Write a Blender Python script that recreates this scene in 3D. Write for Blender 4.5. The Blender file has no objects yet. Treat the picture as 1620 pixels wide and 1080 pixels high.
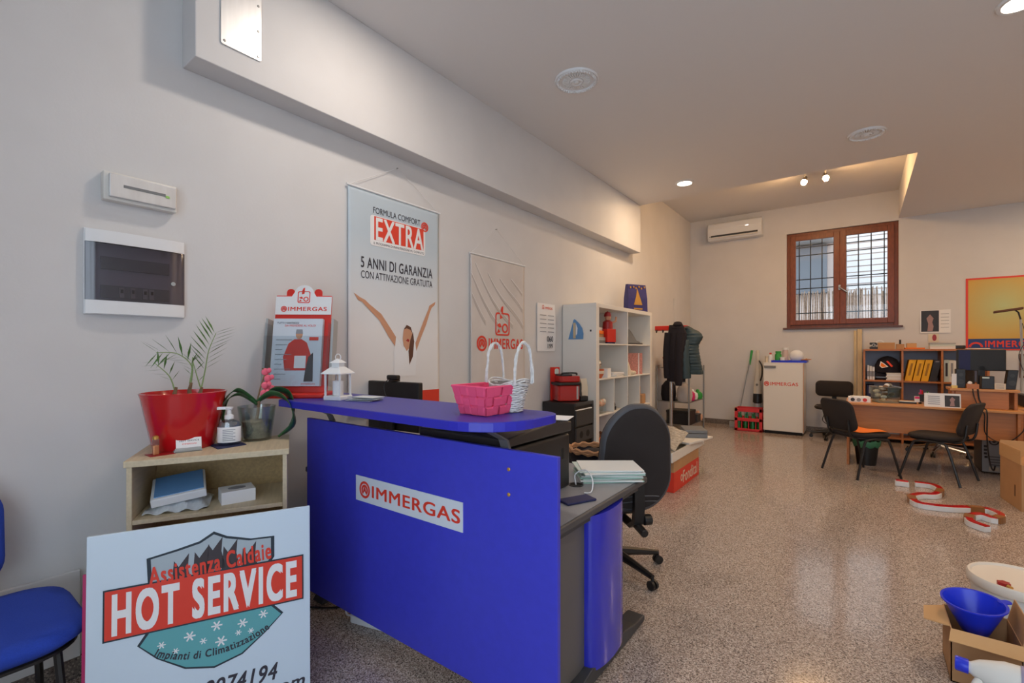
import bpy, math, random
from mathutils import Vector, Matrix, Euler
R = math.radians
rnd = random.Random(11)
sc = bpy.context.scene
col = sc.collection
PI = math.pi
# ------------------------------------------------------------------ camera
FPX = 740.0
TH = math.atan(551 / 740.0)
HC = 1.38
cam = bpy.data.cameras.new('camera')
cam.sensor_width = 36; cam.sensor_fit = 'HORIZONTAL'
cam.lens = FPX / 1620 * 36
cam.shift_y = 14 / 1620
cam.clip_start = 0.02
camo = bpy.data.objects.new('camera', cam); col.objects.link(camo)
camo.location = (0, 0, HC); camo.rotation_euler = (R(90), 0, TH)
sc.camera = camo
# ------------------------------------------------------------------ world, exposure
wd = bpy.data.worlds.new('overcast_sky'); sc.world = wd; wd.use_nodes = True
bgn = wd.node_tree.nodes['Background']
bgn.inputs[0].default_value = (0.72, 0.86, 1.0, 1); bgn.inputs[1].default_value = 3.7
sc.view_settings.view_transform = 'Standard'; sc.view_settings.look = 'None'
sc.view_settings.exposure = -0.22; sc.view_settings.gamma = 1.0
sc.view_settings.use_curve_mapping = False
LED_W = 27.0      # ceiling panels
BULB = 1000.0       # spot bulbs
# ------------------------------------------------------------------ pixel helpers (where a sight line meets a plane)
_s, _c = math.sin(TH), math.cos(TH)
def _ray(px, py):
    u = (px - 810) / FPX; v = (554 - py) / FPX
    return (-_s + _c * u, _c + _s * u, v)
def Zp(px, py, z):
    r = _ray(px, py); t = (z - HC) / r[2]; return Vector((r[0] * t, r[1] * t, z))
def Xp(px, py, x):
    r = _ray(px, py); t = x / r[0]; return Vector((x, r[1] * t, HC + r[2] * t))
def Yp(px, py, y):
    r = _ray(px, py); t = y / r[1]; return Vector((r[0] * t, y, HC + r[2] * t))
def proj(p):
    d = -_s * p[0] + _c * p[1]; r = _c * p[0] + _s * p[1]
    return (810 + FPX * r / d, 554 - FPX * (p[2] - HC) / d, d) if d > 0.05 else (0, 9999, d)
# ------------------------------------------------------------------ materials
def lin(h):
    h = h.lstrip('#'); o = []
    for i in (0, 2, 4):
        c = int(h[i:i + 2], 16) / 255
        o.append(c / 12.92 if c <= 0.04045 else ((c + 0.055) / 1.055) ** 2.4)
    return (*o, 1)
MATS = {}
def mat(name, color='#808080', rough=0.6, metal=0.0, bump=0.0, bscale=60.0, vary=0.0, vscale=12.0, emit=0, coat=0.0, spec=0.5, trans=0, stretch=None, color2=None):
    if name in MATS: return MATS[name]
    m = bpy.data.materials.new(name); m.use_nodes = True
    nt = m.node_tree; b = nt.nodes['Principled BSDF']
    b.inputs['Base Color'].default_value = lin(color); b.inputs['Roughness'].default_value = rough
    b.inputs['Metallic'].default_value = metal; b.inputs['Coat Weight'].default_value = coat
    b.inputs['Specular IOR Level'].default_value = spec
    if trans: b.inputs['Transmission Weight'].default_value = trans
    if emit:
        b.inputs['Emission Color'].default_value = lin(color); b.inputs['Emission Strength'].default_value = emit
    if vary or bump:
        tc = nt.nodes.new('ShaderNodeTexCoord'); mp = nt.nodes.new('ShaderNodeMapping')
        nt.links.new(tc.outputs['Object'], mp.inputs[0])
        if stretch: mp.inputs['Scale'].default_value = stretch
    if vary:
        n = nt.nodes.new('ShaderNodeTexNoise'); n.inputs['Scale'].default_value = vscale; n.inputs['Detail'].default_value = 5
        nt.links.new(mp.outputs[0], n.inputs['Vector'])
        rp = nt.nodes.new('ShaderNodeValToRGB')
        c = lin(color); c2 = lin(color2) if color2 else tuple(max(0, x * (1 - vary)) for x in c[:3]) + (1,)
        c1 = c if color2 else tuple(min(1, x * (1 + vary * .6)) for x in c[:3]) + (1,)
        rp.color_ramp.elements[0].position = .32; rp.color_ramp.elements[0].color = c2
        rp.color_ramp.elements[1].position = .68; rp.color_ramp.elements[1].color = c1
        nt.links.new(n.outputs[0], rp.inputs[0]); nt.links.new(rp.outputs[0], b.inputs['Base Color'])
    if bump:
        n2 = nt.nodes.new('ShaderNodeTexNoise'); n2.inputs['Scale'].default_value = bscale; n2.inputs['Detail'].default_value = 4
        nt.links.new(mp.outputs[0], n2.inputs['Vector'])
        bp = nt.nodes.new('ShaderNodeBump'); bp.inputs['Strength'].default_value = bump; bp.inputs['Distance'].default_value = .004
        nt.links.new(n2.outputs[0], bp.inputs['Height']); nt.links.new(bp.outputs[0], b.inputs['Normal'])
    MATS[name] = m
    return m
def clear(name, tint='#ffffff', t=0.9, rough=0.02):
    if name in MATS: return MATS[name]
    m = bpy.data.materials.new(name); m.use_nodes = True; nt = m.node_tree; nt.nodes.clear()
    o = nt.nodes.new('ShaderNodeOutputMaterial'); mx = nt.nodes.new('ShaderNodeMixShader')
    tr = nt.nodes.new('ShaderNodeBsdfTransparent'); gl = nt.nodes.new('ShaderNodeBsdfGlossy')
    tr.inputs[0].default_value = lin(tint); gl.inputs['Roughness'].default_value = rough
    mx.inputs[0].default_value = 1 - t
    nt.links.new(tr.outputs[0], mx.inputs[1]); nt.links.new(gl.outputs[0], mx.inputs[2]); nt.links.new(mx.outputs[0], o.inputs[0])
    MATS[name] = m
    return m
def granite(name, dark, mid, light, rough, scale=150):
    m = bpy.data.materials.new(name); m.use_nodes = True; nt = m.node_tree; b = nt.nodes['Principled BSDF']
    g = nt.nodes.new('ShaderNodeNewGeometry')
    v = nt.nodes.new('ShaderNodeTexVoronoi'); v.inputs['Scale'].default_value = scale
    nt.links.new(g.outputs['Position'], v.inputs['Vector'])
    sp = nt.nodes.new('ShaderNodeSeparateColor'); nt.links.new(v.outputs['Color'], sp.inputs[0])
    n = nt.nodes.new('ShaderNodeTexNoise'); n.inputs['Scale'].default_value = scale * .55; n.inputs['Detail'].default_value = 3
    nt.links.new(g.outputs['Position'], n.inputs['Vector'])
    ad = nt.nodes.new('ShaderNodeMath'); ad.operation = 'MULTIPLY_ADD'; ad.inputs[1].default_value = .55
    nt.links.new(sp.outputs[0], ad.inputs[0])
    ml = nt.nodes.new('ShaderNodeMath'); ml.operation = 'MULTIPLY'; ml.inputs[1].default_value = .5
    nt.links.new(n.outputs[0], ml.inputs[0]); nt.links.new(ml.outputs[0], ad.inputs[2])
    rp = nt.nodes.new('ShaderNodeValToRGB'); e = rp.color_ramp.elements
    e[0].position = .24; e[0].color = lin(dark); e[1].position = .8; e[1].color = lin(light)
    x = e.new(.38); x.color = lin(mid); x = e.new(.6); x.color = lin('#b5a499' if name == 'granite_tile' else mid)
    nt.links.new(ad.outputs[0], rp.inputs[0]); nt.links.new(rp.outputs[0], b.inputs['Base Color'])
    b.inputs['Roughness'].default_value = rough; b.inputs['Specular IOR Level'].default_value = .55
    n3 = nt.nodes.new('ShaderNodeTexNoise'); n3.inputs['Scale'].default_value = 3.0; n3.inputs['Detail'].default_value = 4
    nt.links.new(g.outputs['Position'], n3.inputs['Vector'])
    mr = nt.nodes.new('ShaderNodeMapRange'); mr.inputs['To Min'].default_value = rough - .06; mr.inputs['To Max'].default_value = rough + .1
    nt.links.new(n3.outputs[0], mr.inputs[0]); nt.links.new(mr.outputs[0], b.inputs['Roughness'])
    MATS[name] = m
    return m
# ------------------------------------------------------------------ mesh builder
class MB:
    def __init__(s): s.v = []; s.f = []
    def add(s, vs, fs, M=None):
        k = len(s.v)
        s.v += [tuple(M @ Vector(p)) if M is not None else tuple(p) for p in vs]
        s.f += [tuple(i + k for i in f) for f in fs]
        return s
    def box(s, x0, x1, y0, y1, z0, z1, M=None):
        vs = [(x, y, z) for z in (z0, z1) for y in (y0, y1) for x in (x0, x1)]
        return s.add(vs, [(0, 2, 3, 1), (4, 5, 7, 6), (0, 1, 5, 4), (2, 6, 7, 3), (0, 4, 6, 2), (1, 3, 7, 5)], M)
    def bc(s, c, d, rot=(0, 0, 0)):
        M = Matrix.Translation(c) @ Euler(rot).to_matrix().to_4x4()
        a, b, e = d[0] / 2, d[1] / 2, d[2] / 2
        return s.box(-a, a, -b, b, -e, e, M)
    def loft(s, rings, closed=True, caps=True, loop=False):
        n = len(rings[0]); vs = [p for r in rings for p in r]; fs = []
        m = len(rings)
        for i in range(m if loop else m - 1):
            for j in range(n if closed else n - 1):
                a = i * n + j; b = i * n + (j + 1) % n; i2 = (i + 1) % m
                fs.append((a, b, i2 * n + (j + 1) % n, i2 * n + j))
        if caps and closed and not loop:
            fs.append(tuple(range(n - 1, -1, -1))); fs.append(tuple((m - 1) * n + j for j in range(n)))
        return s.add(vs, fs)
    def tube(s, pts, r, n=8, closed=False, caps=True):
        pts = [Vector(p) for p in pts]; m = len(pts); rings = []
        rr = r if isinstance(r, (list, tuple)) else [r] * m
        up = None
        for i in range(m):
            a = pts[(i - 1) % m] if (closed or i > 0) else pts[i]; b = pts[(i + 1) % m] if (closed or i < m - 1) else pts[i]
            t = (b - a); t = t.normalized() if t.length > 1e-9 else Vector((0, 0, 1))
            if up is None:
                up = t.orthogonal().normalized()
            up = (up - t * up.dot(t)); up = up.normalized() if up.length > 1e-6 else t.orthogonal().normalized()
            w = t.cross(up)
            rings.append([tuple(pts[i] + (up * math.cos(2 * PI * k / n) + w * math.sin(2 * PI * k / n)) * rr[i]) for k in range(n)])
        return s.loft(rings, True, caps, closed)
    def cyl(s, p0, p1, r0, r1=None, n=16):
        return s.tube([p0, p1], [r0, r0 if r1 is None else r1], n)
    def lathe(s, prof, c=(0, 0, 0), n=24, sx=1, sy=1, M=None):
        rings = [[(c[0] + max(r, 1e-5) * math.cos(2 * PI * k / n) * sx, c[1] + max(r, 1e-5) * math.sin(2 * PI * k / n) * sy, c[2] + z) for k in range(n)] for r, z in prof]
        if M is not None: rings = [[tuple(M @ Vector(p)) for p in r] for r in rings]
        return s.loft(rings, True, False)
    def sphere(s, c, r, n=16, m=10):
        if not isinstance(r, (tuple, list)): r = (r, r, r)
        rings = [[(c[0] + r[0] * math.sin(PI * i / m) * math.cos(2 * PI * k / n), c[1] + r[1] * math.sin(PI * i / m) * math.sin(2 * PI * k / n), c[2] - r[2] * math.cos(PI * i / m)) for k in range(n)] for i in [0.02] + list(range(1, m)) + [m - .02]]
        return s.loft(rings)
    def prism(s, pts, y0, y1, warp=None):           # polygon in XZ, extruded along Y
        n = len(pts); w = warp or (lambda x, z: 0)
        vs = [(x, y0 + w(x, z), z) for x, z in pts] + [(x, y1 + w(x, z), z) for x, z in pts]
        return s.add(vs, [tuple(range(n)), tuple(range(2 * n - 1, n - 1, -1))] + [(i, i + n, (i + 1) % n + n, (i + 1) % n) for i in range(n)])
    def prismz(s, pts, z0, z1):
        n = len(pts)
        vs = [(x, y, z0) for x, y in pts] + [(x, y, z1) for x, y in pts]
        return s.add(vs, [tuple(range(n - 1, -1, -1)), tuple(range(n, 2 * n))] + [(i, (i + 1) % n, (i + 1) % n + n, i + n) for i in range(n)])
    def ring(s, cx, cz, ro, ri, y0, y1, n=32, a0=0, a1=2 * PI, warp=None, sz=1.0):
        w = warp or (lambda x, z: 0); full = abs(a1 - a0 - 2 * PI) < 1e-6; k = n if full else n + 1
        rings = []
        for i in range(k):
            a = a0 + (a1 - a0) * i / n; q = []
            for r, y in ((ro, y0), (ri, y0), (ri, y1), (ro, y1)):
                x = cx + r * math.cos(a); z = cz + r * math.sin(a) * sz; q.append((x, y + w(x, z), z))
            rings.append(q)
        return s.loft(rings, True, not full, full)
    def grid(s, fn, nu, nv):
        vs = [fn(i / nu, j / nv) for j in range(nv + 1) for i in range(nu + 1)]
        return s.add(vs, [(j * (nu + 1) + i, j * (nu + 1) + i + 1, (j + 1) * (nu + 1) + i + 1, (j + 1) * (nu + 1) + i) for j in range(nv) for i in range(nu)])
    def build(s, name, m, parent=None, smooth=False, bevel=0, seg=2, w=False, solid=0, subd=0, kind=None, label=None, ang=40):
        vs = s.v
        if w and parent is not None:
            M = Matrix.Identity(4); p = parent
            while p is not None: M = p.matrix_basis @ M; p = p.parent
            M = M.inverted(); vs = [tuple(M @ Vector(p)) for p in vs]
        me = bpy.data.meshes.new(name); me.from_pydata(vs, [], s.f); me.update()
        if smooth:
            me.polygons.foreach_set('use_smooth', [True] * len(me.polygons)); me.set_sharp_from_angle(angle=R(ang))
        me.materials.append(MATS[m] if isinstance(m, str) else m)
        o = bpy.data.objects.new(name, me); col.objects.link(o); o.parent = parent
        if solid:
            d = o.modifiers.new('s', 'SOLIDIFY'); d.thickness = solid; d.offset = 0
        if bevel:
            d = o.modifiers.new('b', 'BEVEL'); d.width = bevel; d.segments = seg; d.limit_method = 'ANGLE'; d.angle_limit = R(35)
        if subd:
            d = o.modifiers.new('u', 'SUBSURF'); d.levels = subd; d.render_levels = subd
        if kind: o['kind'] = kind
        if label: o['label'] = label
        return o
def tag(o, label, cat, group=None, kind=None):
    o['label'] = label; o['category'] = cat
    if group: o['group'] = group
    if kind: o['kind'] = kind
    return o
def thing(name, label, cat, loc=(0, 0, 0), rz=0, group=None, rx=0):
    o = bpy.data.objects.new(name, None); col.objects.link(o); o.empty_display_size = .1
    o.location = loc; o.rotation_euler = (rx, 0, rz)
    return tag(o, label, cat, group)
def copytree(o, parent=None):
    c = o.copy(); col.objects.link(c); c.parent = parent
    for ch in list(o.children): copytree(ch, c)
    return c
def B(name, m, parent, x0, x1, y0, y1, z0, z1, w=True, bevel=.002, **k):
    return MB().box(x0, x1, y0, y1, z0, z1).build(name, m, parent, bevel=bevel, w=w, **k)
def text(s, m, parent, x, z, wd_, ht, y, align='L', shear=0.0, warp=None, bold=0.0, name='lettering', dep=.0006, rot=0.0, curve=None):
    cu = bpy.data.curves.new('t', 'FONT'); cu.body = s; cu.size = 1; cu.shear = shear; cu.space_character = 1 + bold * 5; cu.resolution_u = 5
    ob = bpy.data.objects.new('t', cu); col.objects.link(ob)
    me = bpy.data.meshes.new_from_object(ob); bpy.data.objects.remove(ob); bpy.data.curves.remove(cu)
    xs = [v.co.x for v in me.vertices]; ys = [v.co.y for v in me.vertices]
    x0, x1, y0, y1 = min(xs), max(xs), min(ys), max(ys)
    kx = wd_ / (x1 - x0); kz = ht / (y1 - y0) if ht else kx
    ox = {'L': 0, 'C': -wd_ / 2, 'R': -wd_}[align]
    if bold > 0:
        vs0 = [(v.co.x, v.co.y) for v in me.vertices]; fs0 = [tuple(q.vertices) for q in me.polygons]; k0 = len(vs0); vs1 = []; fs1 = []
        for i, (a, b) in enumerate(((-1, -.6), (1, -.6), (1, .6), (-1, .6), (0, 0))):
            vs1 += [(x_ + a * bold, y_ + b * bold, .00012 * i) for x_, y_ in vs0]; fs1 += [tuple(j + i * k0 for j in q) for q in fs0]
        me = bpy.data.meshes.new(name); me.from_pydata(vs1, [], fs1); me.update(); dep = 0
    ca, sa = math.cos(rot), math.sin(rot)
    for v in me.vertices:
        a = (v.co.x - x0) * kx + ox; b = (v.co.y - y0) * kz
        if curve:
            X, Zz = curve(a, b)
        else:
            X, Zz = a * ca - b * sa, a * sa + b * ca
        X += x; Zz += z
        v.co = (X, y - v.co.z + (warp(X, Zz) if warp else 0), Zz)
    me.name = name; me.materials.clear(); me.materials.append(MATS[m])
    o = bpy.data.objects.new(name, me); col.objects.link(o); o.parent = parent
    if dep:
        d = o.modifiers.new('s', 'SOLIDIFY'); d.thickness = dep; d.offset = 0
    return o
def shape(name, m, parent, pts, y, th=.0006, warp=None):
    return MB().prism(pts, y - th, y, warp).build(name, m, parent)
def rect(x0, z0, x1, z1): return [(x0, z0), (x1, z0), (x1, z1), (x0, z1)]
def rrect(x0, z0, x1, z1, r, n=5):
    o = []
    for cx, cz, a in ((x1 - r, z0 + r, -90), (x1 - r, z1 - r, 0), (x0 + r, z1 - r, 90), (x0 + r, z0 + r, 180)):
        for i in range(n + 1):
            t = R(a + 90 * i / n); o.append((cx + r * math.cos(t), cz + r * math.sin(t)))
    return o
def ell(cx, cz, rx, rz, n=20, rot=0):
    return [(cx + rx * math.cos(2 * PI * i / n) * math.cos(rot) - rz * math.sin(2 * PI * i / n) * math.sin(rot), cz + rx * math.cos(2 * PI * i / n) * math.sin(rot) + rz * math.sin(2 * PI * i / n) * math.cos(rot)) for i in range(n)]
def mark(m, parent, cx, cz, r, y, warp=None, sx=1):         # ring with a flame
    MB().ring(cx, cz, r, r * .72, y - .0006, y, 28, warp=warp).build('ring_mark', m, parent)
    MB().ring(cx, cz - r * .02, r * .62, r * .34, y - .0006, y, 20, R(-60), R(240), warp=warp).prism([(cx - .3 * r, cz - .5 * r), (cx - .02 * r, cz - .15 * r), (cx + .3 * r, cz - .5 * r), (cx + .22 * r, cz + .05 * r), (cx, cz + .42 * r), (cx - .22 * r, cz + .05 * r)], y - .0006, y, warp).build('flame_mark', m, parent)
def logo(m, parent, x, z, w, h, y, warp=None, bold=.02):    # x,z lower left; ring + IMMERGAS
    mark(m, parent, x + h * .62, z + h * .5, h * .62, y, warp)
    text('IMMERGAS', m, parent, x + h * 1.5, z + h * .08, w - h * 1.5, h * .84, y, warp=warp, bold=bold)
def emblem(m, parent, cx, cz, s, y, warp=None):             # framed crest emblem
    k = MB(); o = rrect(cx - s, cz - s, cx + s, cz + s, s * .3); i = rrect(cx - s * .86, cz - s * .86, cx + s * .86, cz + s * .86, s * .22)
    w = warp or (lambda x, z_: 0)
    k.loft([[(a[0], y - .0006 + w(*a), a[1]), (b[0], y - .0006 + w(*b), b[1]), (b[0], y + w(*b), b[1]), (a[0], y + w(*a), a[1])] for a, b in zip(o, i)], True, False, True)
    k.prism([(cx - .35 * s, cz + .45 * s), (cx + .05 * s, cz + .55 * s), (cx + .1 * s, cz + 1.6 * s), (cx - .15 * s, cz + 1.5 * s), (cx - .32 * s, cz + 1.1 * s)], y - .0006, y, warp)
    k.ring(cx + .35 * s, cz - .35 * s, .42 * s, .26 * s, y - .0006, y, 20, warp=warp)
    k.prism([(cx - .8 * s, cz - .1 * s), (cx - .35 * s, cz + .1 * s), (cx - .1 * s, cz - .25 * s), (cx - .45 * s, cz - .3 * s)], y - .0006, y, warp)
    k.prism([(cx - .8 * s, cz - .8 * s), (cx - .3 * s, cz - .7 * s), (cx - .55 * s, cz - .4 * s)], y - .0006, y, warp)
    k.build('emblem', m, parent)
def cr(pts, n=8, closed=False):
    pts = [Vector(p) for p in pts]; o = []; m = len(pts)
    for i in range(m if closed else m - 1):
        g = (lambda k: pts[k % m]) if closed else (lambda k: pts[max(0, min(m - 1, k))])
        a, b, c, d = g(i - 1), g(i), g(i + 1), g(i + 2)
        for j in range(n):
            t = j / n
            o.append(.5 * ((2 * b) + (c - a) * t + (2 * a - 5 * b + 4 * c - d) * t * t + (3 * b - a - 3 * c + d) * t ** 3))
    if not closed: o.append(pts[-1])
    return o
# ------------------------------------------------------------------ material library
mat('plaster', '#d4d3d3', .85, bump=.12, bscale=90, vary=.03, vscale=3)
mat('ceiling_paint', '#e2e0df', .9, bump=.05, bscale=120)
granite('granite_tile', '#4a4441', '#8b7c73', '#d6cbc1', .115, 230)
granite('granite_skirt', '#3b3634', '#6c625b', '#a09488', .35, 170)
mat('grout', '#5c524b', .8)
mat('white_plastic', '#e4e6e8', .4); mat('offwhite', '#dcdad4', .5); mat('white_paper', '#e9e9ea', .7)
mat('grey_plastic', '#a9acad', .5); mat('mid_grey', '#77797b', .5); mat('dark_grey', '#3b3c3e', .5)
mat('black_plastic', '#1d1c1d', .42); mat('black_fabric', '#2d2726', .95, bump=.3, bscale=500); mat('black_matte', '#121213', .7)
mat('chrome', '#c8c8c8', .18, 1.0); mat('steel', '#9a9a98', .35, 1.0); mat('alu', '#d6d7d8', .45, .7, vary=.06, vscale=5, stretch=(8, 1, 1))
mat('blue_panel', '#3c40c6', .38, bump=.03, bscale=400, vary=.04, vscale=30); mat('blue_gloss', '#2f33bc', .22, coat=.4)
mat('blue_top', '#3a36a0', .4); mat('blue_edge', '#2c2cb4', .3)
mat('blue_fabric', '#2343ad', .95, bump=.5, bscale=600, vary=.08, vscale=200)
mat('blue_plastic', '#1f35d0', .3); mat('navy', '#1b2250', .6)
mat('red', '#cf2a1e', .4); mat('red_gloss', '#c2141a', .18, coat=.5); mat('red_print', '#dc3a26', .5); mat('red_dark', '#9d1a1c', .4); mat('red_crate', '#d03238', .45)
mat('orange', '#f07a1c', .8); mat('pink', '#f2557f', .75, bump=.6, bscale=350); mat('magenta', '#d62a72', .6)
mat('oak', '#cdbc9c', .5, bump=.05, vary=.1, vscale=6, stretch=(14, 1.2, 14)); mat('oak_back', '#b79a6a', .6, vary=.15, vscale=6, stretch=(14, 1.2, 14))
mat('beech', '#b5713c', .42, vary=.12, vscale=5, stretch=(1, 6, 14)); mat('beech_edge', '#c98a4d', .4); mat('pale_wood', '#c7b38e', .6, vary=.12, vscale=5, stretch=(10, 10, 1))
mat('window_wood', '#7d3d1f', .4, vary=.2, vscale=8, stretch=(6, 6, 1.5)); mat('sill_stone', '#5d3b33', .4)
mat('cardboard', '#b98d62', .8, vary=.06, vscale=8); mat('cardboard_light', '#c99f6e', .8); mat('brown_dark', '#5e3a26', .7)
mat('white_lacquer', '#e3e0d9', .4); mat('shelf_edge', '#dccfb2', .5)
mat('green', '#2f9a44', .5); mat('bottle_green', '#1f7a3c', .2); mat('bag_green', '#3d7d5c', .45); mat('leaf', '#4b7532', .5, vary=.2, vscale=20); mat('leaf_dark', '#2d5a30', .4, vary=.2, vscale=15); mat('stem_brown', '#86684c', .8, vary=.3, vscale=40); mat('stem_green', '#8aa26a', .6)
mat('soil', '#3b2c22', .95, bump=.6, bscale=80); mat('moss', '#8d8a80', .95, bump=.8, bscale=120, vary=.5, vscale=60)
mat('yellow', '#eeb01c', .55); mat('gold', '#c99a4e', .35, .6); mat('skin_print', '#c99474', .7); mat('hair_print', '#5f3b2c', .7); mat('dark_print', '#35333f', .7); mat('grey_print', '#8f9199', .7)
mat('banner_white', '#dfe0e2', .8); mat('banner_grey', '#bcb5b0', .8); mat('teal_jacket', '#2f4248', .5, bump=.25, bscale=60); mat('black_jacket', '#1a1620', .9, bump=.4, bscale=160)
mat('wicker_white', '#d8d6d3', .8, bump=.5, bscale=200, vary=.12, vscale=60); mat('rope', '#b98a63', .9, bump=.6, bscale=200)
mat('print_blue', '#5f8fc0', .6); mat('teal_print', '#5fa7ad', .6); mat('dark_teal', '#22303c', .6); mat('photo_dark', '#2c2a30', .5)
mat('cream', '#d9cdb8', .6); mat('desk_grey', '#8d8f94', .45, vary=.05, vscale=200); mat('desk_edge', '#4a4a4c', .5); mat('metal_grey', '#6d6a68', .5, .3)
mat('coffee_red', '#b21a14', .15, coat=.6); mat('poster_blue', '#23407e', .6); mat('tape', '#8d5d33', .35); mat('plastic_film', '#cfd6dc', .25)
mat('newsprint', '#b3aa9c', .8, vary=.35, vscale=40); mat('bag_purple', '#2d2a6e', .4, vary=.1, vscale=20)
clear('glass', t=.97); clear('acrylic', '#f4f8fa', .95, .05); clear('smoke', '#8f8a96', .9, .1); clear('gel', '#dfe8f2', .8, .05); clear('pot_glass', '#eaf0ee', .86, .04)
mat('led', '#fff1dc', .5, emit=9); mat('bulb', '#ffc98a', .5, emit=BULB)
# ------------------------------------------------------------------ structure
WX = -2.66; BY = 9.4; RX = 3.4; FY = -1.1; CZ = 3.43; RZ_ = 3.87
def struct(name, mb, m, parent=None, **k):
    o = mb.build(name, m, parent, **k)
    if parent is None: o['kind'] = 'structure'
    return o
floor = struct('floor', MB().box(WX - .2, RX + .2, FY - .2, BY + .2, -.12, -.0015), 'grout')
TW, TL = .3, .6
tb = MB().box(-TW / 2 + .0005, TW / 2 - .0005, -TL / 2 + .0005, TL / 2 - .0005, -.012, 0)
vis = []; rest = MB()
nx0 = math.floor((WX + .12) / TW); ny = math.ceil((BY - FY) / TL)
for i in range(nx0, math.ceil((RX + .12) / TW)):
    for j in range(ny):
        x = -.12 + (i + .5) * TW; y = FY + (j + .5) * TL
        inv = False
        for dx in (-.15, 0, .15):
            for dy in (-.3, 0, .3):
                p = proj((x + dx, y + dy, 0))
                if p[2] > .3 and 0 <= p[0] <= 1620 and p[1] <= 1080: inv = True
        (vis if inv else None) is not None and vis.append((math.hypot(x, y), x, y))
        if not inv: rest.box(x - TW / 2 + .0005, x + TW / 2 - .0005, y - TL / 2 + .0005, y + TL / 2 - .0005, -.012, 0)
vis.sort()
for d, x, y in vis[300:]: rest.box(x - TW / 2 + .0005, x + TW / 2 - .0005, y - TL / 2 + .0005, y + TL / 2 - .0005, -.012, 0)
t0 = tb.build('floor_tile', 'granite_tile', floor)
t0.location = (vis[0][1], vis[0][2], 0)
for d, x, y in vis[1:300]:
    t = t0.copy(); col.objects.link(t); t.location = (x, y, 0)
rest.build('tile_field', 'granite_tile', floor, kind='stuff')
struct('wall_left', MB().box(WX - .2, WX, FY - .2, BY + .3, -.1, 4.05), 'plaster')
WX0, WX1, WZ0, WZ1 = -1.03, .478, 1.77, 3.40
struct('wall_back', MB().box(WX, WX0, BY, BY + .3, -.1, 4.05).box(WX1, RX, BY, BY + .3, -.1, 4.05).box(WX0, WX1, BY, BY + .3, -.1, WZ0).box(WX0, WX1, BY, BY + .3, WZ1, 4.05), 'plaster')
struct('wall_right', MB().box(RX, RX + .2, FY - .2, BY + .3, -.1, 4.05), 'plaster')
SX0, SX1, SZ0, SZ1 = -1.0, 3.0, .2, 3.0
struct('wall_front', MB().box(WX, SX0, FY - .2, FY, -.1, 4.05).box(SX1, RX, FY - .2, FY, -.1, 4.05).box(SX0, SX1, FY - .2, FY, -.1, SZ0).box(SX0, SX1, FY - .2, FY, SZ1, 4.05), 'plaster')
struct('ceiling', MB().box(WX, RX, FY, 6.4, CZ, RZ_ + .1).box(WX1, RX, 6.4, BY, CZ, RZ_ + .1).box(WX, WX1, 6.4, BY, RZ_, RZ_ + .1), 'ceiling_paint')
tr = struct('trim_1', MB().box(WX, -2.5, .872, 6.41, 2.76, CZ), 'plaster', bevel=.004)
tr['label'] = 'boxed plaster beam along the left wall under the ceiling'
tr = struct('trim_2', MB().box(WX, WX + .018, FY, .497, .09, .455), 'plaster', bevel=.004)
tr['label'] = 'low painted plinth on the left wall behind the blue chair'
struct('baseboard_left', MB().box(WX, WX + .012, FY, BY, 0, .09), 'granite_skirt')
struct('baseboard_back', MB().box(WX, RX, BY - .012, BY, 0, .09), 'granite_skirt')
dr = struct('door_1', MB().box(WX, WX + .012, 8.37, 9.27, .09, 2.30), 'plaster', bevel=.003)
dr['label'] = 'flush white service door in the left wall corner'
# shop window behind the viewer
w2 = bpy.data.objects.new('window_2', None); col.objects.link(w2); w2.location = (.4, FY - .1, SZ0); w2['kind'] = 'structure'
fr = MB()
for x in (SX0, .3, 1.6, SX1 - .06): fr.box(x, x + .06, FY - .13, FY - .07, SZ0, SZ1)
fr.box(SX0, SX1, FY - .13, FY - .07, SZ0, SZ0 + .06).box(SX0, SX1, FY - .13, FY - .07, SZ1 - .06, SZ1)
fr.build('window_frame', 'alu', w2, w=True)
for a, b in ((SX0 + .06, .3), (.36, 1.6), (1.66, SX1 - .06)): MB().box(a, b, FY - .103, FY - .097, SZ0 + .06, SZ1 - .06).build('pane', 'glass', w2, w=True)
# back window
w1 = bpy.data.objects.new('window_1', None); col.objects.link(w1); w1.location = ((WX0 + WX1) / 2, BY, WZ0); w1['kind'] = 'structure'
fy0, fy1 = BY + .05, BY + .11
f = MB(); T = .06
f.box(WX0, WX0 + T, fy0, fy1, WZ0, WZ1).box(WX1 - T, WX1, fy0, fy1, WZ0, WZ1).box(WX0 + T, WX1 - T, fy0, fy1, WZ1 - T, WZ1).box(WX0 + T, WX1 - T, fy0, fy1, WZ0, WZ0 + .05)
f.build('window_frame', 'window_wood', w1, w=True, bevel=.004)
mid = (WX0 + WX1) / 2
for a, b in ((WX0 + T - .01, mid + .005), (mid + .005, WX1 - T + .01)):
    S = .085; z0, z1 = WZ0 + .045, WZ1 - T + .01
    k = MB().box(a, a + S, fy0 - .025, fy0 + .03, z0, z1).box(b - S, b, fy0 - .025, fy0 + .03, z0, z1).box(a + S, b - S, fy0 - .025, fy0 + .03, z0, z0 + S).box(a + S, b - S, fy0 - .025, fy0 + .03, z1 - S, z1)
    so = k.build('casement', 'window_wood', w1, w=True, bevel=.005)
    MB().box(a + S - .005, b - S + .005, fy0, fy0 + .006, z0 + S - .005, z1 - S + .005).build('pane', 'glass', so, w=True)
hz = 2.42
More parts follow.
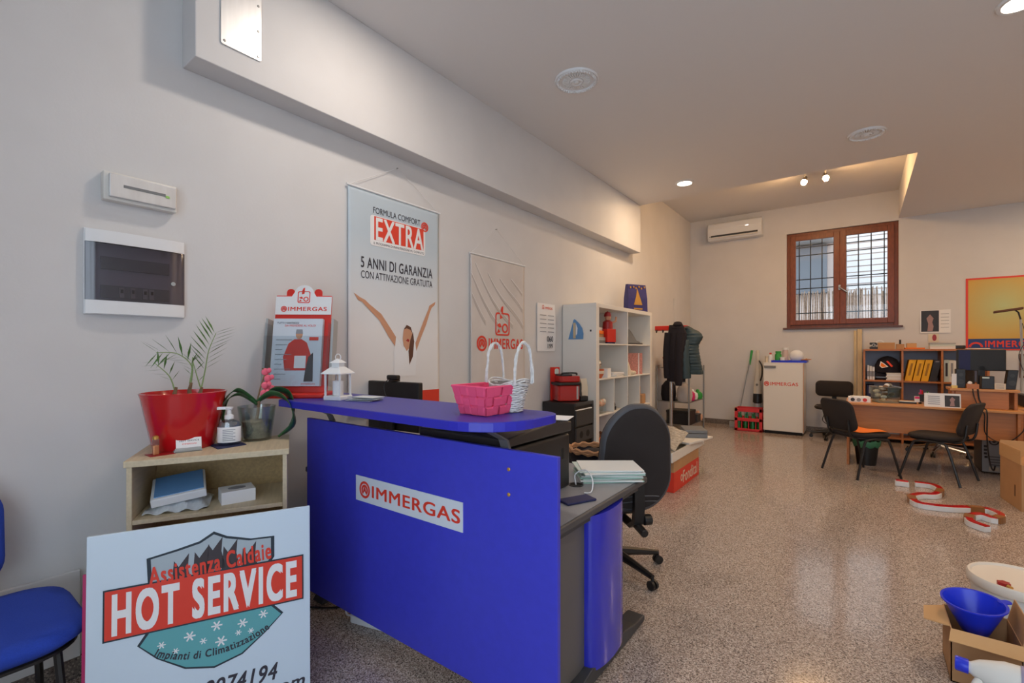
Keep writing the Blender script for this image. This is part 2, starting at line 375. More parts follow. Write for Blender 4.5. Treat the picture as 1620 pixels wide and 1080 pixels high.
MB().cyl((mid, fy0 - .025, hz), (mid, fy0 - .06, hz), .012).tube([(mid, fy0 - .06, hz), (mid + .03, fy0 - .062, hz - .03), (mid + .11, fy0 - .06, hz - .1)], .011).box(mid - .015, mid + .015, fy0 - .03, fy0 - .022, hz - .04, hz + .04).build('handle', 'steel', w1, w=True, smooth=True)
B('window_sill', 'sill_stone', w1, WX0 - .05, WX1 + .05, BY - .05, BY + .06, WZ0 - .03, WZ0, bevel=.004)
for i in range(1, 9):
    x = WX0 + i * (WX1 - WX0) / 9
    MB().cyl((x, BY + .24, WZ0), (x, BY + .24, WZ1), .008, n=8).build('grille_bar', 'black_matte', w1, w=True)
for z in (.25, .68, .84, 1.26, 1.40):
    MB().box(WX0, WX1, BY + .228, BY + .234, WZ0 + z, WZ0 + z + .016).build('grille_bar', 'black_matte', w1, w=True)
# outside the back window
og = MB().box(-6, 8, BY + .3, 22, 1.2, 1.3).build('courtyard_ground', mat('paving', '#5f5b57', .9)); tag(og, 'grey paved courtyard ground outside the barred window', 'ground', kind='structure')
rf = MB()
for i in range(1, 330):
    x = -3.2 + i * .02; h = 2.62 + rnd.uniform(-.06, .06)
    rf.cyl((x, 11.9 + rnd.uniform(-.02, .02), 1.3), (x + rnd.uniform(-.03, .03), 11.9 + rnd.uniform(-.02, .02), h), .009, n=5)
o = rf.build('reed_fence', mat('reed', '#a98e78', .9, vary=.4, vscale=30)); tag(o, 'brown reed screen fence seen through the barred window', 'fence', kind='stuff')
nb = thing('neighbour_building', 'pale neighbouring building with grey roof outside the window', 'building', (0, 16, 1.3))
B('wall', mat('pink_render', '#cdb9ae', .9), nb, -8, 9, 16, 16.3, 1.3, 6.5)
B('roller_shutter', mat('shutter_grey', '#6a6c70', .7), nb, -3.2, -.75, 15.7, 16, 3.0, 4.35)
for k in range(12): B('shutter_slat', mat('slat_pale', '#d5cfcc', .7), nb, -.3, 2.4, 15.96, 16, 2.9 + k * .16, 3.03 + k * .16, bevel=.004)
B('eave', 'grey_plastic', nb, -4, -.6, 15.2, 16, 4.4, 4.55)
# ------------------------------------------------------------------ ceiling lamps
def led(x, y, label, k=1.0, c=(1.0, .71, .45)):
    t = thing('ceiling_downlight', label, 'ceiling light', (x, y, CZ), 0, 'flush round ceiling lights')
    MB().lathe([(.085, -.012), (.105, -.012), (.112, -.004), (.112, 0), (.085, 0)], n=40).build('trim_ring', 'white_plastic', t, smooth=True)
    MB().lathe([(.001, -.009), (.088, -.009), (.088, -.002), (.001, -.002)], n=36).build('diffuser', 'led', t)
    l = bpy.data.lights.new('lamp_light', 'AREA'); l.shape = 'DISK'; l.size = .17; l.energy = LED_W * k; l.color = c
    lo = bpy.data.objects.new('lamp_light', l); col.objects.link(lo); lo.parent = t; lo.location = (0, 0, -.014)
led(-1.725, 5.853, 'round lit ceiling light near the end of the boxed beam', .85)
led(.76, 3.99, 'round lit ceiling light at the top right corner', .85)
led(-1.75, 1.62, 'round ceiling light above the reception desk', .62, (1.0, .86, .74))
led(.76, 1.3, 'added unseen fill light on the ceiling above the shop entrance', .4, (1.0, .86, .74))  # lamp added out of view to brighten the room
led(2.6, 5.85, 'added unseen fill light on the ceiling at the right side of the room', 1.1)  # added outside the frame, warms and lifts the back room
led(2.6, 8.2, 'added unseen fill light on the ceiling in the far right corner', .8)  # another added lamp out of frame, more warm light for the back wall
def medallion(x, y, r, label):
    t = thing('ceiling_medallion', label, 'ceiling ornament', (x, y, CZ), 0, 'plaster ceiling roses')
    k = .18 / r
    MB().lathe([(r, 0), (r, -.006), (r * .97, -.014), (r * .93, -.008), (r * .9, -.008), (r * .87, -.016), (r * .82, -.016), (r * .79, -.006), (r * .62, -.006), (r * .58, -.004), (.001, -.004)], n=48).build('disc', 'white_plastic', t, smooth=True)
    fl = MB().bc((0, 0, 0), (.3 * r, .034 * r / .18 * .35, .012)).build('flute', 'white_plastic', t, bevel=.003)
    for i in range(32):
        a = 2 * PI * i / 32
        o = fl if i == 0 else fl.copy()
        if i: col.objects.link(o)
        o.location = (r * .48 * math.cos(a), r * .48 * math.sin(a), -.008); o.rotation_euler = (0, 0, a)
    for i in range(40):
        a = 2 * PI * i / 40
        if i == 0: bd = MB().sphere((0, 0, 0), .011 * r / .18 * .9, 8, 6).build('bead', 'white_plastic', t, smooth=True); o = bd
        else: o = bd.copy(); col.objects.link(o)
        o.location = (r * .845 * math.cos(a), r * .845 * math.sin(a), -.015)
    MB().lathe([(r * .3, -.004), (r * .3, -.014), (r * .24, -.022), (r * .2, -.014), (r * .14, -.014), (r * .1, -.026), (.001, -.03)], n=28).build('boss', 'white_plastic', t, smooth=True)
medallion(-1.729, 3.142, .165, 'fluted white plaster ceiling rose above the boxed beam side')
medallion(.048, 5.55, .15, 'white plaster ceiling rose near the raised ceiling corner')
sp = thing('spot_lamp', 'two-headed spot lamp lit on the raised ceiling', 'spot lamp', (-.5, 7.65, RZ_))
B('bar', 'brown_dark', sp, -.66, -.36, 7.62, 7.68, RZ_ - .03, RZ_)
for dx in (-.12, .12):
    c = Vector((-.5 + dx, 7.65, RZ_ - .12)); d = Vector((dx * .8, -.5, -.62)).normalized()
    MB().cyl((c.x, c.y, RZ_ - .03), c, .008, n=8).tube([c - d * .05, c + d * .02, c + d * .05], [.026, .034, .042], 16).build('head', 'steel', sp, w=True, smooth=True)
    MB().sphere(c + d * .062, .034, 14, 10).build('bulb', 'bulb', sp, w=True, smooth=True)
# ------------------------------------------------------------------ left wall fixtures (local x runs along +Y, face at local -Y -> world +X)
def lw(name, label, cat, y, z, off=0.0, group=None):
    return thing(name, label, cat, (WX + off, y, z), R(90), group)
t = lw('cover_plate', 'brushed aluminium cover plate screwed to the boxed beam', 'cover plate', 1.075, 2.875, .16)
MB().prism(rrect(-.097, 0, .097, .42, .012), -.007, 0).build('plate', 'alu', t, bevel=.0015)
for x, z in ((-.08, .02), (.08, .02), (.08, .15), (-.08, .28), (.08, .28), (-.08, .4), (.08, .4)):
    MB().tube([(x, -.0065, z), (x, -.0085, z), (x, -.0095, z)], [.006, .006, .003], 10).build('screw', 'steel', t)
t = lw('emergency_lamp', 'small grey emergency lamp box with slotted cover', 'wall lamp', .70, 2.04)
MB().box(-.135, .135, -.045, 0, -.005, .118).build('housing', 'offwhite', t, bevel=.004)
k = MB().prism(rect(-.118, .008, .128, .108), -.062, -.045).build('cover', 'alu', t, bevel=.003)
MB().box(-.07, .085, -.0635, -.061, .055, .067).build('slot', 'mid_grey', k)
MB().box(.085, .1, -.065, -.061, .05, .06).build('indicator', mat('green_led', '#9ad06a', .4), k)
t = lw('fuse_box', 'white wall fuse box with smoked transparent door', 'fuse box', .692, 1.535)
MB().prism([(-.185, 0), (.185, 0), (.185, .37), (-.185, .37)], -.012, 0).build('back_plate', 'white_plastic', t, bevel=.003)
def arc_band(z0, z1, dep=.04):
    k = MB(); n = 10
    rings = []
    for i in range(n + 1):
        x = -.182 + .364 * i / n; y = -.022 - (dep - .022) * (1 - (2 * i / n - 1) ** 2) ** .5 if 0 < i < n else -.02
        rings.append([(x, 0, z0), (x, y, z0), (x, y, z1), (x, 0, z1)])
    return k.loft(rings)
arc_band(.004, .062).build('lower_band', 'white_plastic', t, smooth=True, ang=25)
arc_band(.312, .366).build('upper_band', 'white_plastic', t, smooth=True, ang=25)
MB().box(-.18, .18, -.013, -.006, .06, .315).build('inner_plate', 'white_plastic', t)
for z0, z1 in ((.075, .13), (.2, .255)):
    MB().box(-.13, .12, -.02, -.013, z0, z1).build('rail_cover', 'grey_plastic', t, bevel=.001)
for i, x in enumerate((-.06, -.02, .025, .05)):
    b_ = MB().box(x - .009, x + .009, -.027, -.02, .078, .125).build('breaker', 'offwhite', t, bevel=.001)
    MB().box(x - .004, x + .004, -.033, -.027, .1, .115).build('toggle', 'black_plastic', b_)
arc_band(.0625, .3115, .041).build('smoked_door', 'smoke', t, smooth=True, ang=25)
MB().tube([(.13, -.034, .16), (.13, -.042, .16)], [.01, .009], 16).build('lock', 'grey_plastic', t)
# ------------------------------------------------------------------ banners
def banner(name, label, y0, w, z0, z1, nail, amp, m):
    t = lw(name, label, 'banner', y0, z0, .012)
    H = z1 - z0
    wv = lambda x, z: -.004 - amp * (math.sin(x * 9 + z * 2.2) * .5 + math.sin(x * 17 - z * 4) * .25 + .25) * (1.1 - z / H)
    MB().grid(lambda u, v: (u * w, wv(u * w, v * H), v * H), 36, 50).build('cloth', m, t, smooth=True, solid=.0015)
    MB().cyl((-.012, -.006, H), (w + .012, -.006, H), .007, n=10).build('rod', 'white_plastic', t, smooth=True)
    n = (nail[0] - y0, nail[1] - z0)
    MB().tube([(0, -.006, H), (n[0], 0, n[1]), (w, -.006, H)], .0015, 5).build('cord', 'white_paper', t)
    MB().cyl((n[0], .012, n[1]), (n[0], -.006, n[1]), .004, n=8).build('nail', 'steel', t)
    return t, (lambda x, z: wv(x, z) - .0018), H
# pale blue-grey to white printed cloth
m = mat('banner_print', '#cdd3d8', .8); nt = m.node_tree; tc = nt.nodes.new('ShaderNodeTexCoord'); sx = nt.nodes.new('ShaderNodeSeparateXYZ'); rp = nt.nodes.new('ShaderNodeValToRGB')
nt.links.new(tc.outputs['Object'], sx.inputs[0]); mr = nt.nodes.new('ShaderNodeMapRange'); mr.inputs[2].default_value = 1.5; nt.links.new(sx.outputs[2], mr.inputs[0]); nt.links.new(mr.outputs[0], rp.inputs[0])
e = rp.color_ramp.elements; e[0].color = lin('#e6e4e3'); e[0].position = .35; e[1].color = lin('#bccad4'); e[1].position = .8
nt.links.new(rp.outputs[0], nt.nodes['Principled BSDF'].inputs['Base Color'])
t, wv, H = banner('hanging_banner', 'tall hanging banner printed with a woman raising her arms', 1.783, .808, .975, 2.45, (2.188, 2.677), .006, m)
z = lambda py: (1.0 - (py - 105) / (935 - 105)) * (H - .01)       # along the left edge of the print
def bx(u): return u * .808
shape('white_field', 'white_paper', t, rrect(bx(.21), 1.115, bx(.82), 1.32, .02), -.0002, warp=wv)
text('FORMULA COMFORT', 'dark_print', t, bx(.24), 1.335, bx(.52), .042, -.001, warp=wv)
for tx_, a, b in (('EXTRA', .255, .815),):
    shape('red_field', 'red_print', t, rect(bx(.25), 1.155, bx(.8), 1.315), -.0006, warp=wv)
    text(tx_, 'white_paper', t, bx(a) + .012, 1.158, bx(b - a) - .03, .15, -.0015, warp=wv, bold=.02)
mark('red_print', t, bx(.815), 1.335, .036, -.0018, wv)
text('IL PROGRAMMA DI MANUTENZIONE PIU COMPLETO', 'dark_print', t, bx(.245), 1.125, bx(.56), .016, -.001, warp=wv)
text('5 ANNI DI GARANZIA', 'dark_print', t, bx(.12), .955, bx(.79), .072, -.001, warp=wv, bold=.015)
text('CON ATTIVAZIONE GRATUITA', 'dark_print', t, bx(.12), .885, bx(.79), .05, -.001, warp=wv)
P_ = lambda *q: [(bx(a), b) for a, b in q]
shape('printed_blouse', 'white_paper', t, P_((.46, .22), (.7, .22), (.72, .42), (.7, .5), (.62, .42), (.55, .43), (.48, .5), (.46, .4)), -.0006, warp=wv)
shape('printed_arm', 'skin_print', t, P_((.05, .78), (.11, .755), (.16, .74), (.2, .715), (.32, .655), (.42, .56), (.48, .5), (.47, .435), (.4, .5), (.3, .61), (.18, .69), (.13, .725), (.09, .735)), -.001, warp=wv)
shape('printed_arm', 'skin_print', t, P_((.7, .46), (.74, .53), (.8, .63), (.86, .72), (.87, .745), (.95, .78), (.94, .755), (.9, .73), (.88, .7), (.83, .6), (.76, .49), (.71, .4)), -.001, warp=wv)
shape('printed_hair', 'hair_print', t, P_((.63, .3), (.67, .36), (.685, .47), (.67, .54), (.64, .48), (.62, .4)), -.0012, warp=wv)
shape('printed_face', 'skin_print', t, P_((.565, .44), (.6, .4), (.65, .44), (.665, .52), (.64, .575), (.6, .585), (.565, .55), (.555, .49)), -.001, warp=wv)
shape('printed_brow', 'hair_print', t, P_((.565, .555), (.6, .59), (.645, .575), (.665, .53), (.64, .555), (.6, .565)), -.0016, warp=wv)
shape('printed_mouth', 'red_dark', t, P_((.59, .475), (.62, .465), (.63, .48), (.61, .49)), -.0016, warp=wv)
shape('red_band', 'red_print', t, rect(.004, .008, .804, .105), -.0006, warp=wv)
text('www.formulacomfort.immergas.com', 'white_paper', t, bx(.3), .04, bx(.62), .028, -.0014, warp=wv)
t, wv, H = banner('hanging_banner', 'smaller hanging banner with wavy grey stripes and red logo', 2.962, .787, .93, 2.205, (3.322, 2.478), .007, mat('banner_sand', '#cfc9c5', .8, vary=.08, vscale=3))
for i in range(7):                                    # printed drapery waves
    x0 = -.45 + i * .17
    up = []; lo = []
    for j in range(17):
        s = j / 16; x = x0 + s * .95; zz = H - .02 - s * .95 + .05 * math.sin(s * 7 + i) - i * .02
        if 0.006 < x < .78 and zz > .66: up.append((x, zz)); lo.append((x, zz - .012 - .03 * math.sin(PI * s)))
    if len(up) > 2:
        shape('printed_wave', 'white_paper', t, [(a, b + .006) for a, b in up] + up[::-1], -.0006, warp=wv)
        shape('printed_wave_shade', 'banner_grey', t, up + lo[::-1], -.0006, warp=wv)
emblem('red_print', t, .44, .69, .105, -.001, wv)
logo('red_print', t, .075, .455, .68, .11, -.001, wv, bold=.025)
t = lw('wall_calendar', 'narrow paper calendar hanging beside the white bookcase', 'calendar', 3.99, 1.37, .004)
MB().grid(lambda u, v: (u * .34, -.006 - .012 * math.sin(PI * v) * u, v * .5), 6, 10).build('sheet', 'white_paper', t, solid=.004)
emblem('red_print', t, .09, .455, .018, -.022); text('IMMERGAS', 'red_print', t, .13, .44, .14, .025, -.022)
for r_ in range(10): MB().box(.03 + .15 * (r_ % 2), .15 + .15 * (r_ % 2), -.0225, -.0215, .2 + .043 * (r_ // 2), .207 + .043 * (r_ // 2)).build('text_line', 'grey_print', t)
text('060', 'dark_print', t, .17, .1, .12, .06, -.019, bold=-.01); text('199', 'dark_print', t, .19, .03, .1, .05, -.015, bold=-.01)
# ------------------------------------------------------------------ pale oak cabinet and what stands on it
cb = thing('oak_cabinet', 'low pale oak shelf cabinet under the red plant pot', 'cabinet', (-2.28, .56, 0), R(62))
CW, CD = .562, .375
B('top', 'oak', cb, -.008, CW + .008, -.006, CD, .925, .95, w=False)
B('side_panel', 'oak', cb, 0, .018, 0, CD - .008, 0, .925, w=False); B('side_panel', 'oak', cb, CW - .018, CW, 0, CD - .008, 0, .925, w=False)
B('shelf', 'oak', cb, .018, CW - .018, .003, CD - .008, .698, .716, w=False); B('shelf', 'oak', cb, .018, CW - .018, .003, CD - .008, .36, .378, w=False); B('bottom_panel', 'oak', cb, .018, CW - .018, .003, CD - .008, .05, .07, w=False)
B('back_panel', 'oak_back', cb, 0, CW, CD - .008, CD - .002, .05, .925, w=False)
def cabpos(x, d, z_): return (-2.28 + .4695 * x - .8829 * d, .56 + .8829 * x + .4695 * d, z_)
# red pot with palms
pc = Vector((-2.412, .80, .95))
pt = thing('potted_palm', 'glossy red oval pot with three young palm shoots', 'potted plant', pc)
pt.scale = (.95, .95, 1.0)
MB().lathe([(.001, 0), (.105, 0), (.112, .01), (.15, .225), (.156, .245), (.15, .247), (.143, .22), (.132, .2), (.001, .2)], n=40, sy=1.12, sx=.95).build('pot', 'red_gloss', pt, smooth=True)
MB().lathe([(.001, .212), (.08, .21), (.138, .203), (.138, .2), (.001, .2)], n=24, sy=1.08, sx=.93).build('soil', 'soil', pt, smooth=True)
leafm = MB().add([(0, 0, 0), (.45, .075, .012), (1, 0, 0), (.45, -.075, .012), (.5, 0, -.004)], [(0, 3, 4), (3, 2, 4), (2, 1, 4), (1, 0, 4)])
lproto = None
def frond(base, pts, n, ll, stemr=.0035):
    global lproto
    q = cr([Vector(p) for p in pts], 8); q = [Vector(base) + p for p in q]
    st = MB().tube(q, [stemr * (1 - .6 * i / len(q)) for i in range(len(q))], 6).build('frond', 'stem_green', pt, w=True, smooth=True)
    m_ = len(q)
    for i in range(n):
        s = .35 + .65 * (i // 2) / (n / 2 - 1 + 1e-6); k = min(m_ - 2, int(s * (m_ - 1)))
        p = q[k].lerp(q[k + 1], s * (m_ - 1) - k) if k + 1 < m_ else q[-1]; tg = (q[k + 1] - q[k]).normalized()
        side = tg.cross(Vector((.75, -.6, .2))).normalized() * (1 if i % 2 else -1)
        d = (tg * .75 + side * .75 + Vector((rnd.uniform(-.1, .1), rnd.uniform(-.1, .1), -.12))).normalized()
        L = ll * (.55 + .45 * math.sin(PI * min(1, (s - .2) * 1.0)))
        if lproto is None: lproto = leafm.build('leaf', 'leaf', st); o = lproto
        else: o = lproto.copy(); col.objects.link(o); o.parent = st
        o.location = p - pc; o.rotation_euler = d.to_track_quat('X', 'Z').to_euler(); o.scale = (L * 1.3, L * 1.25, L)
for (y, x, h) in ((-.045, .02, .07), (.025, -.01, .085), (.055, .03, .065)):
    MB().tube([(x, y, .2), (x + .002, y - .003, .2 + h * .6), (x + .004, y + .004, .2 + h)], [.011, .009, .006], 8).build('cane', 'stem_brown', pt, smooth=True)
Bs = lambda x, y, z_: pc + Vector((x, y, z_))
frond(Bs(.02, -.045, .26), [(0, 0, 0), (0, -.02, .06), (.0, -.07, .115)], 9, .055)
frond(Bs(-.01, .025, .28), [(0, 0, 0), (0, .005, .08), (.0, -.05, .135), (.01, -.13, .14)], 14, .075)
frond(Bs(-.01, .025, .28), [(0, 0, 0), (0, .008, .06), (.0, .01, .12)], 5, .05, .006)
frond(Bs(.03, .055, .26), [(0, 0, 0), (0, .015, .08), (.0, .03, .17), (.0, .06, .25)], 18, .09)
frond(Bs(.03, .055, .25), [(0, 0, 0), (.01, -.02, .06), (.02, -.04, .13)], 6, .05)
# sanitizer on blue cloth
cl = MB().prismz([(-2.365, .88), (-2.235, .865), (-2.24, .985), (-2.35, 1.0)], .9501, .954).build('cloth_pad', 'navy'); tag(cl, 'dark blue cloth pad under the sanitizer bottle', 'cloth')
sb = thing('sanitizer_bottle', 'clear pump bottle of hand sanitizer with white label', 'bottle', (-2.294, .935, .954), R(66))
sb.scale = (1.12, 1.12, 1.12)
MB().lathe([(.001, 0), (.036, 0), (.04, .006), (.04, .078), (.034, .092), (.016, .1), (.014, .108), (.001, .108)], n=24, sy=.7).build('bottle_body', 'gel', sb, smooth=True)
MB().lathe([(.0412, .012), (.0416, .013), (.0416, .072), (.0412, .073)], n=24, sy=.71).build('label', 'white_paper', sb, smooth=True)
for i in range(7): MB().box(-.022, .022 - .008 * (i % 2), -.0302, -.0298, .02 + i * .007, .0225 + i * .007).build('text_line', 'grey_print', sb)
MB().lathe([(.001, .104), (.017, .104), (.017, .118), (.008, .122), (.008, .14), (.013, .142), (.015, .15), (.001, .153)], n=18).box(-.042, .002, -.006, .006, .143, .153).build('pump', 'white_plastic', sb, smooth=True)
# card holder, gold stick
ch = thing('card_holder', 'clear business card holder with a white card', 'card holder', (-2.30, .775, .95), R(75))
MB().prism([(-.05, 0), (.05, 0), (.045, .018), (-.045, .018)], -.018, -.012).box(-.05, .05, -.018, .02, 0, .006).build('holder', 'grey_plastic', ch, bevel=.001)
cd = MB().add([(-.042, -.008, .006), (.048, -.008, .006), (.048, .012, .055), (-.042, .012, .055)], [(0, 1, 2, 3)]).build('card', 'white_paper', ch, solid=.004)
o = text('HOT SERVICE', 'dark_print', ch, -.03, 0, .07, .007, 0); o.location = (0, .004, .041); o.rotation_euler = (R(-22), 0, 0)
o = text('IMMERGAS', 'red_print', ch, -.02, 0, .05, .006, 0); o.location = (0, -.001, .029); o.rotation_euler = (R(-22), 0, 0)
lc = MB().prismz([(-2.36, .64), (-2.29, .64), (-2.285, .725), (-2.35, .725)], .9501, .952).build('leaflet', 'red_dark'); tag(lc, 'dark red leaflet lying at the left end of the oak cabinet', 'leaflet')
gs = thing('perfume_sample', 'slim upright gold and clear vial beside the red pot', 'vial', (-2.315, .665, .952))
MB().bc((0, 0, .02), (.018, .02, .04)).build('base', mat('copper', '#c98a62', .3, .7), gs, bevel=.003); MB().bc((0, 0, .052), (.018, .02, .025)).build('body', 'pot_glass', gs); MB().lathe([(.011, .064), (.011, .074), (.007, .078), (.001, .079)], n=14).build('cap', 'gold', gs, smooth=True)
# orchid
oc = Vector((-2.335, 1.075, .95))
og_ = thing('potted_orchid', 'orchid with drooping dark leaves in a clear glass pot', 'potted plant', oc)
og_.scale = (1.3, 1.3, 1.3)
MB().lathe([(.001, 0), (.045, 0), (.048, .004), (.064, .125), (.061, .125), (.045, .008), (.001, .006)], n=28).build('glass_pot', 'pot_glass', og_, smooth=True)
MB().lathe([(.001, .008), (.042, .01), (.05, .07), (.001, .078)], n=20).build('moss', 'moss', og_, smooth=True)
MB().tube([(0, 0, .075), (.005, .004, .12), (.0, .006, .15)], .006, 8).build('stem', 'stem_brown', og_, smooth=True)
def strap(name, pts, w, m, parent, side):
    q = cr(pts, 6); n = len(q); vs = []; side = Vector(side).normalized()
    for i, p in enumerate(q):
        k = w * (math.sin(PI * min(.97, max(.06, i / (n - 1)))) ** .55)
        vs += [tuple(p - side * k), tuple(p + Vector((0, 0, -.15 * k))), tuple(p + side * k)]
    return MB().add(vs, [f_ for i in range(n - 1) for f_ in ((3 * i, 3 * i + 1, 3 * i + 4, 3 * i + 3), (3 * i + 1, 3 * i + 2, 3 * i + 5, 3 * i + 4))]).build(name, m, parent, smooth=True, solid=.002)
strap('leaf', [(0, 0, .13), (-.02, -.045, .17), (-.035, -.085, .155), (-.04, -.1, .1), (-.04, -.095, .07)], .02, 'leaf_dark', og_, (1, 0, .4))
strap('leaf', [(0, 0, .14), (0, -.06, .185), (0, -.09, .18), (-.01, -.12, .13)], .02, 'leaf_dark', og_, (1, 0, .4))
strap('leaf', [(0, 0, .14), (.03, .04, .17), (.05, .09, .14), (.07, .105, .06), (.06, .05, .01)], .032, 'leaf_dark', og_, (.6, -.5, .4))
strap('leaf', [(0, .01, .14), (0, .06, .18), (.0, .12, .16), (.02, .13, .09), (.03, .1, .03)], .032, 'leaf_dark', og_, (.8, -.3, .4))
MB().tube([(0, 0, .14), (.0, .015, .2), (.0, .03, .245), (0, .02, .265)], .003, 6).build('flower_stalk', 'stem_brown', og_)
for i, (a, b, c) in enumerate(((0, .03, .25), (.01, .035, .225), (.01, .025, .2), (.0, .04, .185), (.01, .02, .17))):
    MB().sphere((a, b, c), (.006, .014, .014), 8, 6).sphere((a + .006, b + .012, c + .005), (.005, .009, .01), 8, 6).build('blossom', mat('pink_flower', '#e5647c', .6), og_, smooth=True)
# parcels on the cabinet shelf
t = thing('flat_packet', 'flat bluish wrapped packet tilted on the cabinet shelf', 'packet', cabpos(.145, .15, .716), R(70))
MB().bc((0, 0, .075), (.19, .19, .035), (R(14), R(-6), 0)).build('wrapped_box', 'white_plastic', t, bevel=.004); MB().bc((0, 0, .095), (.17, .17, .004), (R(14), R(-6), 0)).build('printed_face', 'print_blue', t)
t = thing('plastic_bag', 'crumpled clear plastic bag under the flat packet', 'plastic bag', cabpos(.15, .15, .716), R(62))
MB().grid(lambda u, v: ((u - .5) * .22, (v - .5) * .22, .006 + .044 * math.sin(PI * u) * math.sin(PI * v) + .006 * math.sin(u * 21 + v * 9)), 18, 18).build('bag_film', 'plastic_film', t, solid=.002)
t = thing('thermostat_box', 'white product box with a printed device on the shelf', 'box', cabpos(.36, .13, .716), R(75))
MB().bc((0, 0, .027), (.13, .11, .054)).build('carton', 'white_paper', t, bevel=.001)
MB().prismz(ell(0, 0, .035, .025), .0541, .0546).build('printed_device', 'grey_print', t)
# ------------------------------------------------------------------ leaning sign
a, b = Zp(137, 850, .77), Zp(490, 800, .77)
dr_ = (b - a).normalized(); nrm = Vector((dr_.y, -dr_.x, 0)); lean = .03
bot = a + nrm * lean; rz = math.atan2(dr_.y, dr_.x); tilt = -math.asin(lean / .77); SW = (b - a).length; SH = math.hypot(.77, lean)
sg = thing('shop_sign', 'white sign board with red bar and snowflake shield before the oak cabinet', 'sign', (bot.x, bot.y, 0), rz, rx=0)
sg.rotation_euler = Euler((tilt, 0, rz))
MB().box(0, SW, 0, .012, 0, SH).build('board', mat('sign_white', '#ccdcea', .3, coat=.2), sg, bevel=.002)
sgb = MB().box(-.012, SW - .05, .0125, .02, .004, SH * .84).build('backing_sheet', mat('purple_red', '#b01f5c', .4), sg, bevel=.001)
for q in (.1, SW - .12): MB().add([(q, .021, SH * .8), (q + .03, .021, SH * .8), (q + .03, .17, .008), (q, .17, .008), (q, .031, SH * .8), (q + .03, .031, SH * .8), (q + .03, .18, .008), (q, .18, .008)], [(0, 3, 2, 1), (4, 5, 6, 7), (0, 1, 5, 4), (1, 2, 6, 5), (2, 3, 7, 6), (3, 0, 4, 7)]).build('prop_leg', 'grey_plastic', sg)
X = lambda px, py: None
# sign-local coordinates from the photograph's proportions
sx_ = lambda u: u * SW
zz = lambda v: SH * (1 - v)
shld = [(.245, .3), (.235, .13), (.36, .11), (.46, .09), (.525, .055), (.585, .085), (.7, .115), (.815, .12), (.815, .22), (.77, .28)]
shape('shield_outline', 'dark_teal', sg, [(sx_(u), zz(v)) for u, v in shld[::-1]], -.0004)
shape('shield_field', mat('shield_grey', '#a7b4bd', .6), sg, [(sx_(.53 + (u - .53) * .94), zz(.19 + (v - .19) * .9)) for u, v in shld[::-1]], -.001)
for u, v in ((.38, .18), (.47, .155), (.53, .13), (.6, .15), (.69, .175)):
    shape('printed_flame', mat('flame_print', '#3a3338', .6), sg, [(sx_(u - .04), zz(v + .1)), (sx_(u + .05), zz(v + .1)), (sx_(u + .03), zz(v + .02)), (sx_(u + .035), zz(v - .045)), (sx_(u - .01), zz(v + .01)), (sx_(u - .03), zz(v - .02))], -.0014)
text('Assistenza Caldaie', 'red_print', sg, sx_(.25), zz(.25), sx_(.55), .06, -.0032, rot=R(3), bold=.03)
lower = [(.2, .5), (.26, .42), (.78, .42), (.86, .5), (.77, .575), (.66, .65), (.53, .68), (.4, .65), (.28, .575)]
shape('shield_outline', 'dark_teal', sg, [(sx_(u), zz(v)) for u, v in lower[::-1]], -.0004)
shape('shield_field', 'teal_print', sg, [(sx_(.53 + (u - .53) * .965), zz(.55 + (v - .55) * .93)) for u, v in lower[::-1]], -.001)
for u, v, r_ in ((.3, .635, .012), (.42, .625, .017), (.54, .605, .017), (.66, .62, .016), (.76, .6, .015), (.48, .66, .011), (.56, .68, .018), (.64, .66, .01), (.36, .675, .01), (.7, .665, .01)):
    k = MB()
    for q in range(3):
        an = PI * q / 3; cx, cz = sx_(u), zz(v - .115)
        ca, sa = math.cos(an), math.sin(an); w_ = r_ * .14
        k.prism([(cx - ca * r_ - sa * w_, cz - sa * r_ + ca * w_), (cx - ca * r_ + sa * w_, cz - sa * r_ - ca * w_), (cx + ca * r_ + sa * w_, cz + sa * r_ - ca * w_), (cx + ca * r_ - sa * w_, cz + sa * r_ + ca * w_)], -.002, -.0015)
    k.build('snowflake', 'white_paper', sg)
def smile(R0, L):
    return lambda a_, b_: ((R0 - b_) * math.sin((a_ - L / 2) / R0), R0 - (R0 - b_) * math.cos((a_ - L / 2) / R0))
text('Impianti di Climatizzazione', 'dark_print', sg, sx_(.53), zz(.632), sx_(.56), .034, -.002, curve=smile(.36, sx_(.56)), bold=.03)
shape('red_bar_outline', 'dark_teal', sg, rect(sx_(.065), zz(.455), sx_(.965), zz(.235)), -.0022)
shape('red_bar', 'red_print', sg, rect(sx_(.072), zz(.448), sx_(.958), zz(.242)), -.0028)
text('HOT SERVICE', 'white_paper', sg, sx_(.105), zz(.43), sx_(.82), SH * .168, -.0036, bold=.045)
text('393 8974194', 'dark_print', sg, sx_(.3), zz(.81), sx_(.53), .06, -.001, shear=.25, bold=.02)
text('@gmail.com', 'dark_print', sg, sx_(.42), zz(.905), sx_(.55), .07, -.001, shear=.25, bold=.02)
